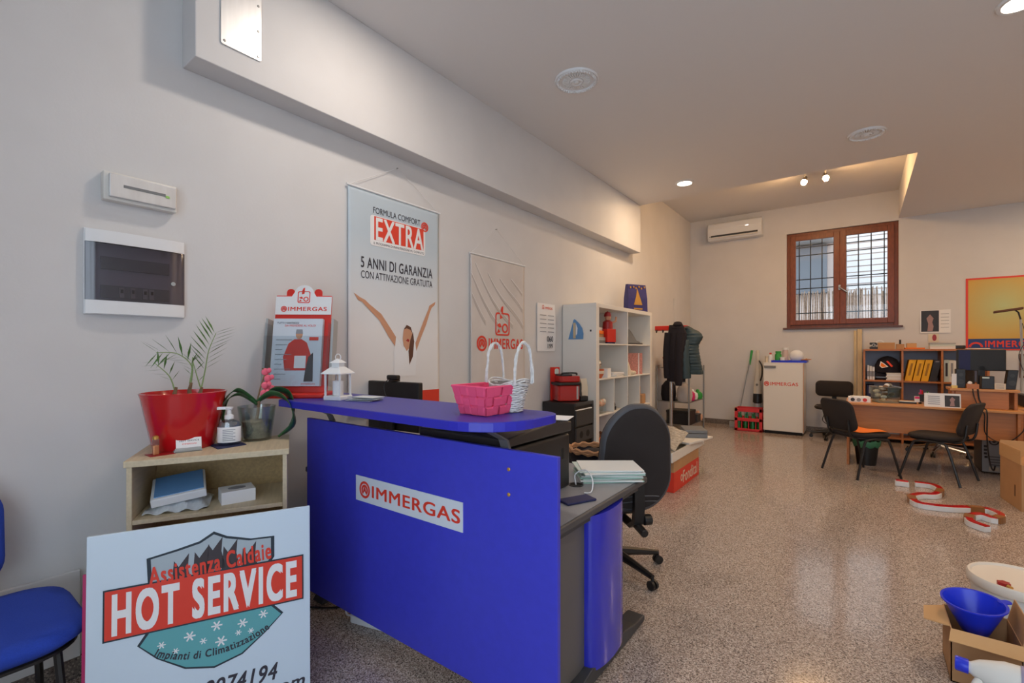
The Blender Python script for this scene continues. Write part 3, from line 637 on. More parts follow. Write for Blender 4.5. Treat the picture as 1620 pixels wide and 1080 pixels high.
# ------------------------------------------------------------------ blue chair by the left wall
bc_ = thing('visitor_chair', 'blue fabric visitor chair standing against the left wall', 'chair', (-2.27, .14, 0), R(-90))
def seatpad(w, d, z0, z1, r=.13):
    pts = rrect(-w / 2, -d / 2, w / 2, d / 2, r, 8)
    return MB().loft([[(x * s, y * s, z) for x, y in pts] for s, z in ((.9, z0), (1, z0 + (z1 - z0) * .35), (1, z0 + (z1 - z0) * .65), (.95, z1 - .004), (.8, z1))])
seatpad(.56, .5, .425, .49).build('seat', 'blue_fabric', bc_, smooth=True, ang=60)
seatpad(.52, .46, .4, .43).build('seat_shell', 'black_plastic', bc_, smooth=True)
kb = MB(); pts = rrect(-.125, .0, .235, .36, .1, 8)
kb.loft([[(x * s, y_ - .24 - .06 * (z_ / .36), .53 + .18 + (z_ - .18) * s) for x, z_ in pts] for s, y_ in ((.86, .035), (1, .02), (1, -.005), (.9, -.02))]).build('backrest', 'blue_fabric', bc_, smooth=True, ang=60)
for sx__ in (-.2, .2):
    MB().tube(cr([(sx__ * 1.1, -.24, 0), (sx__, -.18, .36), (sx__, -.12, .41), (sx__, .12, .41), (sx__, .18, .36), (sx__ * 1.1, .24, 0)], 5), .012, 8).build('leg_frame', 'black_plastic', bc_, smooth=True)
MB().box(-.03, .03, -.27, -.2, .4, .6).build('back_support', 'black_plastic', bc_)
# ------------------------------------------------------------------ reception desk
rd = thing('reception_desk', 'blue reception desk with front panel and raised counter', 'desk', (-1.6, 1.8, 0))
B('front_panel', 'blue_panel', rd, -2.37, -.815, 1.35, 1.37, .105, 1.02, bevel=.0015)
sgp = B('sign_plate', mat('plate_white', '#d5dde6', .35), rd, -1.932, -1.242, 1.346, 1.35, .669, .787, bevel=.001)
logo('red_print', sgp, -1.932 + 1.6 + .03, .695, .645, .064, 1.3455 - 1.8)
for zc in (.95, .859): MB().tube([(-1.019, 1.35, zc), (-1.019, 1.347, zc), (-1.019, 1.3455, zc)], [.007, .007, .004], 10).build('screw', 'gold', rd, w=True)
pts = []
for cx, cy, r_, a0 in ((-1.17, 1.405, .22, -90), (-1.03, 1.54, .08, 0)):
    for i in range(9): pts.append((cx + r_ * math.cos(R(a0 + 90 * i / 8)), cy + r_ * math.sin(R(a0 + 90 * i / 8)) * (.97 if a0 < 0 else 1)))
pts += [(-2.56, 1.62), (-2.56, 1.47), (-2.36, 1.192)]
MB().prismz(pts, 1.097, 1.13).build('counter_shelf', 'blue_edge', rd, w=True, bevel=.002)
ip = [(-1.7 + (x + 1.7) * .994, 1.4 + (y - 1.4) * .985) for x, y in pts]
MB().prismz(ip, 1.13, 1.1312).build('counter_laminate', 'blue_top', rd, w=True)
for x in (-2.19, -1.06):
    MB().loft([[(x - .02, y - .007, z_), (x + .02, y - .007, z_), (x + .02, y + .007, z_), (x - .02, y + .007, z_)] for y, z_ in ((1.385, .8), (1.385, 1.02), (1.37, 1.05), (1.30, 1.085), (1.27, 1.0965))]).build('bracket', 'metal_grey', rd, w=True, bevel=.002)
dp = [(-2.46, 1.39), (-.875, 1.39), (-.865, 1.40), (-.865, 2.31), (-.9, 2.345), (-2.46, 2.345)]
MB().prismz(dp, .71, .738).build('desktop_edge', 'desk_edge', rd, w=True, bevel=.006, seg=3)
MB().prismz([(-1.66 + (x + 1.66) * .985, 1.87 + (y - 1.87) * .97) for x, y in dp], .738, .74).build('desktop', 'desk_grey', rd, w=True)
def desk_leg(x, s):
    k = MB(); n = 14; rings = []
    for z_ in (.06, .7):
        rg = []
        for i in range(n + 1):
            a_ = PI * i / n; rg.append((x + s * (.01 + .055 * math.sin(a_) ** .7), 1.89 - .16 * math.cos(a_), z_))
        rg += [(x - s * .02, 2.05, z_), (x - s * .02, 1.73, z_)]
        rings.append(rg)
    k.loft(rings).build('column', 'blue_gloss', rd, w=True, smooth=True, ang=50)
    prof = [(1.4, .015), (1.42, .045), (1.6, .05), (1.72, .075), (2.06, .075), (2.18, .05), (2.3, .042), (2.305, .02), (2.29, .012), (2.0, .012)]
    MB().add([(x - .045, y, z_) for y, z_ in prof] + [(x + .045, y, z_) for y, z_ in prof], [tuple(range(10)), tuple(range(19, 9, -1))] + [(i, i + 10, (i + 1) % 10 + 10, (i + 1) % 10) for i in range(10)]).build('foot', 'dark_grey', rd, w=True, bevel=.006)
    for y in (1.45, 2.27): MB().cyl((x, y, 0), (x, y, .016), .018, n=12).build('glide', 'black_plastic', rd, w=True)
    MB().box(x - .012, x + .004, 1.385, 1.75, .07, .7).build('side_sheet', 'metal_grey', rd, w=True, bevel=.002)
    MB().box(x - .03, x + .03, 1.45, 2.25, .68, .71).build('top_rail', 'dark_grey', rd, w=True, bevel=.002)
desk_leg(-.92, 1); desk_leg(-2.36, -1)
g_ = MB().ring(0, 0, .036, .028, -.002, .001, 24).build('grommet', 'black_plastic', rd); g_.rotation_euler = (R(-90), 0, 0)
g_.location = (-1.085 + 1.6, 1.966 - 1.8, .741)
MB().lathe([(.001, 0), (.029, 0), (.029, .0008), (.001, .0008)], n=20).build('grommet_hole', 'black_matte', rd).location = (-1.085 + 1.6, 1.966 - 1.8, .7398)
# brochure stand
bs = thing('brochure_stand', 'red and white brochure stand on the counter', 'brochure stand', (-2.43, 1.345, 1.1312), R(40))
bs.scale = (1.2, 1.2, 1.2)
BT = R(-9)
def tilt_part(o): o.rotation_euler = (BT, 0, 0); return o
MB().box(-.13, .13, -.1, .07, 0, .02).build('base', 'red', bs, bevel=.006)
bk = MB().prism(rrect(-.125, .0, .125, .45, .004), .0, .008).build('red_back', 'red', bs, bevel=.001); tilt_part(bk); bk.location = (0, -.02, .015)
hd = MB().prism([(-.125, .36), (.125, .36), (.125, .445), (.055, .445)] + [(.045 * math.cos(R(a_)), .455 + .045 * math.sin(R(a_))) for a_ in range(10, 180, 20)] + [(-.055, .445), (-.125, .445)], -.004, 0).build('header', 'white_plastic', bs, bevel=.0008); tilt_part(hd); hd.location = (0, -.02, .015)
emblem('red_print', hd, 0, .442, .028, -.0045); logo('red_print', hd, -.1, .375, .205, .022, -.0045)
for x in (-.062, .062):
    o = MB().prism(rrect(x - .018, .43, x + .018, .482, .017), .001, .004).build('red_tab', 'red', bs); tilt_part(o); o.location = (0, -.02, .015)
lf = MB().box(-.117, .1, -.03, -.006, .03, .335).build('leaflet', mat('leaflet_print', '#cfd6df', .35), bs, bevel=.001); tilt_part(lf); lf.location = (0, -.02, .015)
text('TUTTI I VANTAGGI', 'dark_print', lf, -.1, .31, .095, .009, -.0305); text('DA PRENDERE AL VOLO!', 'red_print', lf, -.065, .298, .135, .009, -.0305)
shape('printed_jacket', 'red', lf, [(-.055, .1), (.045, .1), (.055, .17), (.035, .225), (.012, .24), (-.02, .24), (-.045, .22), (-.065, .16)], -.0305)
shape('printed_head', 'skin_print', lf, ell(.0, .262, .015, .021), -.0308); shape('printed_hair', 'grey_print', lf, [(-.016, .265), (.016, .265), (.013, .285), (-.013, .285)], -.0312)
shape('printed_arm', 'photo_dark', lf, [(.045, .16), (.065, .18), (.07, .05), (.03, .05), (.035, .1)], -.0312); shape('printed_sheet', 'white_paper', lf, rect(-.015, .11, .035, .165), -.0316)
for i in range(9): shape('text_line', 'grey_print', lf, rect(-.1, .06 + i * .022, -.07 + .02 * (i % 3), .063 + i * .022), -.0306)
shape('red_badge', 'red_print', lf, rect(.045, .235, .085, .25), -.0306); text('IMMERGAS', 'red_print', lf, .02, .036, .06, .007, -.0306)
pk = MB().box(-.14, -.137, -.06, .02, .03, .31).box(.135, .138, -.06, .02, .03, .31).box(-.14, .138, -.062, -.059, .03, .25).build('clear_pocket', 'acrylic', bs); tilt_part(pk); pk.location = (0, -.02, .015)
for x in (-.147, .142):
    o = MB().box(x - .003, x + .006, -.03, .03, .1, .335).build('side_leaflets', 'grey_plastic', bs); tilt_part(o); o.location = (0, -.02, .015)
# lantern
ln = thing('lantern', 'white metal lantern with a candle on the counter', 'lantern', (-2.115, 1.37, 1.1312), R(20))
MB().box(-.05, .05, -.05, .05, 0, .022).build('base', 'white_plastic', ln, bevel=.004)
for x in (-.042, .042):
    for y in (-.042, .042): MB().box(x - .004, x + .004, y - .004, y + .004, .022, .13).build('post', 'white_plastic', ln)
for q in range(4):
    o = MB().box(-.038, .038, -.0415, -.0405, .024, .128).build('pane', 'glass', ln); o.rotation_euler = (0, 0, q * PI / 2)
MB().loft([[(x * r_, y * r_, z_) for x, y in ((-1, -1), (1, -1), (1, 1), (-1, 1))] for r_, z_ in ((.058, .13), (.058, .135), (.026, .165), (.022, .167), (.022, .185), (.03, .186), (.004, .208))]).build('roof', 'white_plastic', ln, bevel=.001)
MB().tube([(.016 * math.cos(a_), 0, .214 + .016 * math.sin(a_)) for a_ in [2 * PI * i / 16 for i in range(16)]], .0025, 6, closed=True).build('carry_ring', 'white_plastic', ln, smooth=True)
MB().lathe([(.001, 0), (.026, 0), (.026, .07), (.022, .074), (.001, .07)], (0, 0, .022), 20).build('candle', 'white_paper', ln, smooth=True)
# clear card cases on the counter
for i, (x, y, rz_, d) in enumerate(((-1.98, 1.42, .35, 0), (-1.965, 1.43, .5, .007), (-1.97, 1.44, .2, .014))):
    t = thing('clear_case', ['lowest', 'middle', 'topmost'][i] + ' clear plastic card case stacked beside the lantern', 'plastic case', (x, y, 1.1313 + d), rz_, 'clear plastic cases')
    MB().bc((0, 0, .0032), (.16, .11, .0062)).build('case', 'acrylic', t, bevel=.001); MB().bc((0, 0, .003), (.14, .09, .002)).build('insert', 'white_paper', t)
# pink woven basket
pb = thing('pink_basket', 'pink woven ribbon basket on the counter corner', 'basket', (-1.19, 1.42, 1.1312), R(-4))
def bpt(s, t_, off):       # s in 0..4 around, t_ 0..1 up
    k = int(s) % 4; f_ = s - int(s); h = (.068 + .024 * t_); q = [(-h, -h), (h, -h), (h, h), (-h, h)]
    a_, b_ = q[k], q[(k + 1) % 4]; nx, ny_ = ((0, -1), (1, 0), (0, 1), (-1, 0))[k]
    return (a_[0] + (b_[0] - a_[0]) * f_ + nx * off, (a_[1] + (b_[1] - a_[1]) * f_ + ny_ * off), .002 + t_ * .108)
NW = 4; rows = 3
for r_ in range(rows):
    k = MB(); vs = []; n = 4 * NW * 4
    for i in range(n):
        s = i * 4 / n; off = .0038 * (1 if (int(s * NW) + r_) % 2 else -1)
        vs += [bpt(s, (r_ + .07) / rows, off), bpt(s, (r_ + .93) / rows, off)]
    k.add(vs, [(2 * i, (2 * i + 2) % (2 * n), (2 * i + 3) % (2 * n), 2 * i + 1) for i in range(n)]).build('ribbon_band', 'pink', pb, solid=.002)
for c in range(4 * NW):
    vs = []
    for j in range(13):
        t_ = j / 12; off = .0038 * (-1 if (c + min(rows - 1, int(t_ * rows))) % 2 else 1)
        vs += [bpt((c + .06) / NW, t_, off), bpt((c + .94) / NW, t_, off)]
    MB().add(vs, [(2 * j, 2 * j + 1, 2 * j + 3, 2 * j + 2) for j in range(12)]).build('ribbon_upright', 'pink', pb, solid=.002)
MB().tube([bpt(s / 6, 1.0, 0) for s in range(24)], .005, 6, closed=True).build('rim', 'pink', pb); MB().box(-.066, .066, -.066, .066, .001, .004).build('basket_base', 'pink', pb)
# white wicker basket with two handles
wb = thing('wicker_basket', 'white wicker basket with two tall loop handles', 'basket', (-1.15, 1.525, 1.1312), R(-8))
k = MB()
for i in range(17):
    t_ = i / 16; r_ = .058 + .03 * t_ ** 1.2; zb = .008 + .115 * t_
    k.tube([((r_ + rnd.uniform(-.003, .003)) * math.cos(2 * PI * j / 30), (r_ + rnd.uniform(-.003, .003)) * math.sin(2 * PI * j / 30) * .9, zb + rnd.uniform(-.0025, .0025) + (.012 * math.cos(4 * PI * j / 30) * t_ ** 3)) for j in range(30)], .0040, 5, closed=True)
k.build('weave', 'wicker_white', wb, smooth=True, kind='stuff')
MB().lathe([(.001, .001), (.056, .001), (.083, .12), (.08, .12), (.053, .006), (.001, .006)], n=24, sy=.9).build('shade_lining', mat('wicker_shadow', '#8d8780', .9), wb, smooth=True)  # inner shell coloured dark, paints the shade in the weave gaps
for sx__ in (-1, 1):
    for q in range(4):
        pts_ = [((sx__ * .082 + rnd.uniform(-.005, .005)) * math.cos(R(0)), .05 * math.cos(a_) + rnd.uniform(-.004, .004), .115 + .165 * math.sin(a_) ** .7 + rnd.uniform(-.003, .003)) for a_ in [PI * i / 14 for i in range(15)]]
        MB().tube(pts_, .0042, 6).build('handle_strand', 'wicker_white', wb, smooth=True)
# monitor seen from behind
mo = thing('reception_monitor', 'black monitor seen from behind with a webcam on top', 'monitor', (-2.4, 1.96, .74), R(4))
MB().box(-.228, .228, -.02, .02, .13, .44).build('screen_housing', 'black_plastic', mo, bevel=.006)
MB().box(-.22, .22, .02, .022, .145, .425).build('screen', 'black_matte', mo)
MB().box(-.1, .1, -.035, -.02, .2, .34).build('rear_cover', 'black_plastic', mo, bevel=.004); MB().box(-.03, .03, -.045, -.025, .01, .26).build('stand_neck', 'black_plastic', mo, bevel=.003); MB().lathe([(.001, 0), (.11, 0), (.11, .008), (.03, .014), (.001, .014)], n=28, sy=.8).build('stand_foot', 'black_plastic', mo, smooth=True)
wc = thing('webcam', 'small black webcam clipped on the reception monitor', 'webcam', (-2.4, 1.96, 1.18), R(4))
MB().box(-.045, .045, -.03, .01, .012, .042).build('camera_body', 'black_plastic', wc, bevel=.008); MB().box(-.02, .02, -.035, .03, .0005, .012).build('clip', 'black_plastic', wc, bevel=.002)
MB().tube(cr([(-.02, -.03, .02), (-.05, -.04, -.02), (-.04, -.045, -.07), (-.02, -.04, -.12)], 5), .003, 6).build('cable', 'black_plastic', wc)
rg = MB().ring(0, 0, .03, .018, -.012, .012, 24).build('tape_roll', 'red_print'); rg.location = (-2.22, 1.66, .77); rg.rotation_euler = (0, 0, R(20)); tag(rg, 'small red and white tape roll standing behind the blue panel', 'tape roll')
# printer
pn = thing('printer', 'large black office printer standing on the reception desk', 'printer', (-1.34, 1.69, .74))
B('body', 'black_plastic', pn, -1.58, -1.1, 1.44, 1.935, .742, .99, bevel=.012, seg=3)
B('paper_tray', 'dark_grey', pn, -1.57, -1.11, 1.425, 1.44, .76, .86, bevel=.004)
k = MB(); k.loft([[(x, 1.43, 1.0), (x, 1.945, 1.0), (x, 1.945, 1.045 + h), (x, 1.8, 1.062 + h), (x, 1.43, 1.035 + h)] for x, h in ((-1.585, 0), (-1.095, .0))]).build('scanner_lid', mat('printer_top', '#3a3634', .4), pn, w=True, bevel=.008, seg=3)
B('side_slot', 'black_matte', pn, -1.101, -1.098, 1.86, 1.88, .88, .93)
for y in (1.5, 1.88): B('foot', 'black_matte', pn, -1.56, -1.12, y - .02, y + .02, .74, .745)
for i in range(5):
    o = MB().bc((0, 0, .0015), (.297, .21, .003)).build('paper_sheet', 'white_paper'); o.location = (-1.42 + rnd.uniform(-.02, .02), 1.56 + rnd.uniform(-.015, .015), 1.0625 + i * .0034); o.rotation_euler = (0, 0, rnd.uniform(-.25, .25))
    tag(o, ['lowest', 'second lowest', 'middle', 'second highest', 'topmost'][i] + ' loose paper sheet lying on the printer lid', 'paper', 'papers on the printer lid')
o = MB().bc((0, 0, .001), (.2, .14, .002)).build('receipt_sheet', 'white_paper'); o.location = (-1.17, 1.87, 1.065); o.rotation_euler = (0, 0, .3); tag(o, 'pale note lying on the back corner of the printer', 'paper')
# folders
GRP = 'document folders stacked on the reception desk'
fm = ['bag_green', 'white_paper', 'white_paper']
for nm, c_ in (('folder_mint', '#9fc0b2'), ('folder_pale', '#c9d6cf'), ('folder_white', '#dfe0dd')): mat(nm, c_, .7)
for i in range(10):
    o = MB().bc((0, 0, .0028), (.3, .215, .0055)).build('document_folder', ('folder_mint', 'folder_white', 'folder_pale')[i % 3] if i < 9 else 'folder_white', bevel=.001)
    o.location = (-1.03 + rnd.uniform(-.012, .012), 2.19 + rnd.uniform(-.012, .012), .74 + i * .0058); o.rotation_euler = (0, 0, R(40) + rnd.uniform(-.1, .1))
    tag(o, ['lowest', 'second', 'third', 'fourth', 'fifth', 'sixth', 'seventh', 'eighth', 'ninth', ''][i] + ' folder from below in the desk corner stack' if i < 9 else 'top printed sheet folder of the stack at the desk corner', 'folder', GRP)
# phone, coil, cable
o = MB().bc((0, 0, .005), (.075, .15, .01)).build('mobile_phone', 'navy', bevel=.004); o.location = (-.965, 1.76, .7405); o.rotation_euler = (0, 0, R(-25)); tag(o, 'dark blue mobile phone lying near the desk edge', 'phone')
cc = thing('cable_coil', 'coil of white wire standing behind the blue panel', 'cable coil', (-.97, 1.53, .74), R(20))
for i in range(7): MB().tube([(rnd.uniform(-.01, .01) + .012 * math.sin(j * .8 + i), .048 * math.cos(2 * PI * j / 20) * (1 + .04 * i - .1), .055 + .052 * math.sin(2 * PI * j / 20)) for j in range(20)], .0025, 5, closed=True).build('wire_loop', 'offwhite', cc, smooth=True)
MB().box(-.03, .035, -.03, .033, .0, .004).box(.03, .034, -.03, .033, 0, .06).build('holder', 'acrylic', cc)
o = MB().tube(cr([(-1.085, 1.966, .741), (-1.09, 1.97, .79), (-1.04, 1.98, .815), (-.985, 1.94, .79), (-.97, 1.9, .745), (-.99, 1.87, .744)], 6), .003, 6).build('charging_cable', 'white_plastic', smooth=True); tag(o, 'white charging cable looping out of the desk grommet', 'cable')
# low dark basket
bg = thing('soft_tote_bag', 'dark soft bag with braided tan rim on the office chair seat', 'bag', (-1.42, 2.83, .5205), R(10))
bg.scale = (1.38, 1.38, 1.75)
MB().lathe([(.001, 0), (.105, 0), (.125, .11), (.118, .11), (.098, .01), (.001, .01)], n=28, sy=.85).build('bowl', 'black_jacket', bg, smooth=True)
for q in range(2): MB().tube([(.124 * math.cos(2 * PI * j / 48), .105 * math.sin(2 * PI * j / 48), .112 + .004 * math.sin(j * 1.7 + q * PI) + .006 * q) for j in range(48)], .0075, 6, closed=True).build('braid', 'rope', bg, smooth=True)
MB().sphere((0, 0, .075), (.09, .075, .045), 14, 8).build('dark_cloth', 'black_fabric', bg, smooth=True)
# power strip and cables on the floor
ps = thing('power_strip', 'white power strip on the floor under the blue panel', 'power strip', (-1.99, 1.46, 0), R(14))
MB().prismz(rrect(-.1, -.03, .22, .03, .02), .002, .04).build('strip_body', 'white_plastic', ps, bevel=.004)
MB().tube(cr([(-.1, 0, .02), (-.15, .01, .015), (-.17, .03, .06), (-.18, .06, .14)], 6), .005, 6).build('cable', 'white_plastic', ps)
o = MB().tube(cr([(-2.6, 1.3, .006), (-2.45, 1.33, .006), (-2.3, 1.4, .006), (-2.2, 1.5, .006), (-2.0, 1.7, .006)], 6), .005, 6).build('floor_cable', 'black_plastic'); tag(o, 'black cable on the floor beneath the blue panel', 'cable')
o = MB().tube(cr([(-2.3, 1.6, .745), (-2.2, 1.55, .8), (-2.1, 1.6, .77), (-2.0, 1.65, .745)], 6), .004, 6).build('desk_cable', 'black_plastic'); tag(o, 'thin black cable bundle on the desk below the monitor', 'cable')
# ------------------------------------------------------------------ office chairs
def star_base(t, m, r=.3, a0=0.0, mh=None):
    for i in range(5):
        a_ = a0 + 2 * PI * i / 5; c_, s_ = math.cos(a_), math.sin(a_)
        MB().tube([(.03 * c_, .03 * s_, .11), (.15 * c_, .15 * s_, .095), (r * c_, r * s_, .07)], [.03, .024, .016], 8).build('spoke', m, t, smooth=True)
        ca = MB().cyl((r * c_ - s_ * .022, r * s_ + c_ * .022, .027), (r * c_ - s_ * .006, r * s_ + c_ * .006, .027), .027, n=14).cyl((r * c_ + s_ * .022, r * s_ - c_ * .022, .027), (r * c_ + s_ * .006, r * s_ - c_ * .006, .027), .027, n=14).cyl((r * c_, r * s_, .03), (r * c_, r * s_, .075), .008, n=8).build('caster', 'black_plastic', t, smooth=True)
    MB().cyl((0, 0, .07), (0, 0, .14), .032).cyl((0, 0, .14), (0, 0, .3), .025).cyl((0, 0, .3), (0, 0, .43), .015).build('gas_column', m, t, smooth=True)
oc_ = thing('office_chair', 'black swivel office chair behind the reception desk', 'office chair', (-1.25, 2.76, 0), R(49))
star_base(oc_, 'black_plastic', .31, R(2))
seatpad(.48, .46, .44, .52, .15).build('seat', 'black_fabric', oc_, smooth=True, ang=60)
k = MB(); pts = [(x, z_) for x, z_ in rrect(-.225, 0, .225, .62, .2, 10)]
pts = [(x * (1 - .22 * max(0, (z_ - .25) / .37) ** 1.5), z_) for x, z_ in pts]
curve = lambda x, z_: -.26 - .05 * (z_ / .6) + .25 * x * x
k.loft([[(x * s, y_ + curve(x, z_), .455 + .31 + (z_ - .31) * s) for x, z_ in pts] for s, y_ in ((.86, .045), (.97, .03), (1, .005))]).build('backrest', 'black_fabric', oc_, smooth=True, ang=60)
k = MB(); k.loft([[(x * s, y_ + curve(x, z_), .455 + .31 + (z_ - .31) * s) for x, z_ in pts] for s, y_ in ((1.0, .004), (1.015, -.008), (.99, -.028), (.93, -.038))]).build('back_shell', mat('chair_plastic', '#45474e', .5, bump=.1, bscale=300), oc_, smooth=True, ang=50)
k = MB(); k.loft([[(x * s, y_ + curve(x, z_), .455 + .31 + (z_ - .31) * s) for x, z_ in [(a_, b_) for a_, b_ in pts]] for s, y_ in ((.93, -.0385), (.86, -.043), (.8, -.046))]).build('back_fabric', 'black_fabric', oc_, smooth=True)
for zb in (.03, .06): MB().tube([(x, curve(x, zb) - .041, .47 + zb + .02 * (1 - (x / .19) ** 2)) for x in [-.14 + .28 * i / 14 for i in range(15)]], .004, 6).build('shell_rib', 'chair_plastic', oc_)
MB().loft([[(-.03, y, z_), (.03, y, z_), (.03, y + .03, z_ + .01), (-.03, y + .03, z_ + .01)] for y, z_ in ((-.335, .66), (-.345, .5), (-.33, .4), (-.27, .36), (-.1, .37), (0, .39))]).build('back_arm', 'black_plastic', oc_, smooth=True)
MB().box(-.09, .09, -.13, .12, .385, .44).build('tilt_mechanism', 'black_plastic', oc_, bevel=.01)
MB().cyl((.03, -.325, .42), (.075, -.325, .42), .03, n=14).build('knob', 'black_plastic', oc_, bevel=.004); MB().cyl((.0, -.3, .385), (.0, -.4, .37), .022, n=12).build('tension_knob', 'black_plastic', oc_, bevel=.004)
# ------------------------------------------------------------------ black drawer unit with coffee machine
du = thing('drawer_unit', 'black drawer unit between desk and white bookcase', 'drawer unit', (-2.455, 4.28, 0))
B('carcass', 'black_plastic', du, -2.65, -2.275, 4.09, 4.475, 0, .85, bevel=.003)
B('frame', 'dark_grey', du, -2.275, -2.258, 4.09, 4.475, .82, .852)
B('frame', 'dark_grey', du, -2.275, -2.258, 4.45, 4.475, 0, .82)
for z0, z1 in ((.62, .77), (.2, .4)):
    o = B('drawer', 'dark_grey', du, -2.275, -2.255, 4.1, 4.45, z0, z1, bevel=.003); 
B('paper_ledge', 'white_paper', du, -2.28, -2.258, 4.11, 4.44, .775, .785)
o = B('socket_panel', 'dark_grey', du, -2.275, -2.255, 4.1, 4.45, .46, .6, bevel=.003)
for y in (4.2, 4.34): MB().tube([(-2.256, y, .53), (-2.2535, y, .53)], [.035, .035], 16).build('round_slot', 'black_matte', o, w=True)
cf = thing('coffee_machine', 'glossy red capsule coffee machine on the black drawer unit', 'coffee machine', (-2.46, 4.26, .852), R(52))
cf.scale = (1.1, 1.1, 1.12)
MB().prismz(rrect(-.11, -.07, .11, .13, .03), .004, .15).build('water_tank', 'coffee_red', cf, bevel=.008)
MB().prismz(rrect(-.125, -.085, .125, .14, .03), .15, .175).build('drip_band', 'black_plastic', cf, bevel=.006)
MB().prismz(rrect(-.085, -.06, .12, .13, .03), .175, .235).build('head', 'coffee_red', cf, bevel=.012, seg=3)
MB().prismz(rrect(-.08, -.055, .04, .125, .02), .235, .25).build('lid', 'dark_grey', cf, bevel=.004)
MB().tube(cr([(-.07, -.05, .245), (-.06, -.07, .262), (.06, -.07, .262), (.08, -.05, .245)], 5), .008, 8).build('lever', 'black_plastic', cf, smooth=True)
MB().box(.12, .2, -.05, .08, .0, .045).build('drip_tray', 'black_plastic', cf, bevel=.006); MB().cyl((.135, .02, .045), (.135, .02, .155), .03, .026).build('spout', 'dark_grey', cf, smooth=True)
MB().box(.07, .09, -.0725, -.07, .02, .14).build('chrome_strip', 'chrome', cf)
t = thing('red_gift_card', 'red greeting card stand behind the coffee machine', 'card', (-2.60, 4.25, .852), R(60))
MB().prism(rect(-.05, 0, .06, .35), 0, .006).build('card_panel', 'red', t); MB().prism(rrect(.0, .27, .05, .335, .02), -.001, 0).build('card_window', 'folder_pale', t)
t = thing('white_pouch', 'cream paper pouch beside the coffee machine', 'pouch', (-2.36, 4.44, .852), R(70))
MB().loft([[(x * a_, y * b_, z_) for x, y in ((-1, -1), (1, -1), (1, 1), (-1, 1))] for a_, b_, z_ in ((.045, .018, 0), (.05, .022, .1), (.045, .01, .2), (.045, .003, .23))]).build('pouch_body', 'cream', t, bevel=.003)
# ------------------------------------------------------------------ white bookcase
bk_ = thing('bookcase', 'tall white cube bookcase with a blue sailboat picture', 'bookcase', (-2.445, 5.33, 0))
x0, x1, y0, y1, H = -2.65, -2.24, 4.5, 6.15, 1.885
B('top', 'white_lacquer', bk_, x0, x1, y0, y1, H - .045, H); B('side_panel', 'white_lacquer', bk_, x0, x1, y0, y0 + .07, 0, H - .045, bevel=.001); B('side_panel', 'white_lacquer', bk_, x0, x1, y1 - .07, y1, 0, H - .045, bevel=.001)
B('bottom', 'white_lacquer', bk_, x0, x1, y0 + .07, y1 - .07, 0, .045)
SHZ = [1.455, 1.075, .685, .32]
for z_ in SHZ: B('shelf', 'white_lacquer', bk_, x0, x1 - .002, y0 + .07, y1 - .07, z_ - .016, z_)
edges = [H - .045] + SHZ + [.045]
B('divider', 'white_lacquer', bk_, x0, x1 - .002, 5.333, 5.353, SHZ[0], H - .045); B('divider', 'white_lacquer', bk_, x0, x1 - .002, 5.333, 5.353, SHZ[1], SHZ[0] - .016)
for y in (4.956, 5.343, 5.723):
    B('divider', 'white_lacquer', bk_, x0, x1 - .002, y - .008, y + .008, SHZ[2], SHZ[1] - .016); B('divider', 'white_lacquer', bk_, x0, x1 - .002, y - .008, y + .008, SHZ[3], SHZ[2] - .016)
B('back_panel', 'white_lacquer', bk_, x0, x0 + .006, y0 + .07, y1 - .07, .045, H - .045, bevel=0)
for p_ in ((4.55, SHZ[0] + .35), (5.3, SHZ[0] - .06)): pass
# sailboat picture on the side that faces the room entrance (front at -Y)
sb_ = thing('sailboat_decoration', 'blue sailboat cut-out fixed to the bookcase side', 'decoration', (-2.52, y0, 1.5))
MB().prism([(-.055, 0), (.125, .0), (.13, .06), (.115, .12), (.08, .17), (.03, .215), (.02, .22), (.01, .21)], -.006, 0).build('sails', 'print_blue', sb_)
MB().prism([(.008, .01), (.036, .01), (.036, .18), (.008, .18)], -.009, -.006).build('mast_strip', 'pale_wood', sb_); MB().prism([(.04, .04), (.055, .06), (.06, .12), (.04, .17)], -.008, -.006).build('sail_gap', 'white_paper', sb_)
MB().prism(rect(.205, .08, .225, .1), -.001, 0).build('small_label', 'dark_print', sb_)
# things in the bookcase
def item(name, label, cat, x, y, z_, rz_=0, group=None): return thing(name, label, cat, (x, y, z_), rz_, group)
t = item('gift_bag', 'dark blue gift bag with golden tree on the bookcase', 'gift bag', -2.38, 5.93, H, R(62))
MB().loft([[(-a_, -b_, z_), (a_, -b_, z_), (a_, b_, z_), (-a_, b_, z_)] for a_, b_, z_ in ((.16, .05, 0), (.158, .045, .18), (.15, .02, .36))]).build('bag_body', 'bag_purple', t)
o = MB().prism([(-.07, .09), (.07, .09), (.05, .15), (.03, .2), (.0, .31), (-.03, .2), (-.05, .15)], -.054, -.05, lambda x, z_: .005 * min(1, z_ / .18) + .139 * max(0, z_ - .18)).build('printed_tree', 'gold', t)
for x in (-.11, -.06, -.02, .03, .07, .12): MB().prism(ell(x, .32 + .01 * math.sin(x * 60), .012, .014, 8), -.034, -.026).build('printed_star', 'gold', t)
MB().prism(rect(-.07, .03, .07, .05), -.053, -.05).build('printed_text', 'gold', t)
S0 = SHZ[0]
t = item('santa_box', 'red box with a red-hatted figure on the top shelf', 'figurine', -2.33, 4.97, S0, R(75))
MB().box(-.075, .075, -.06, .06, .02, .17).build('red_box', 'red', t, bevel=.004); MB().box(-.06, .07, -.05, .05, 0, .02).build('box_foot', 'navy', t)
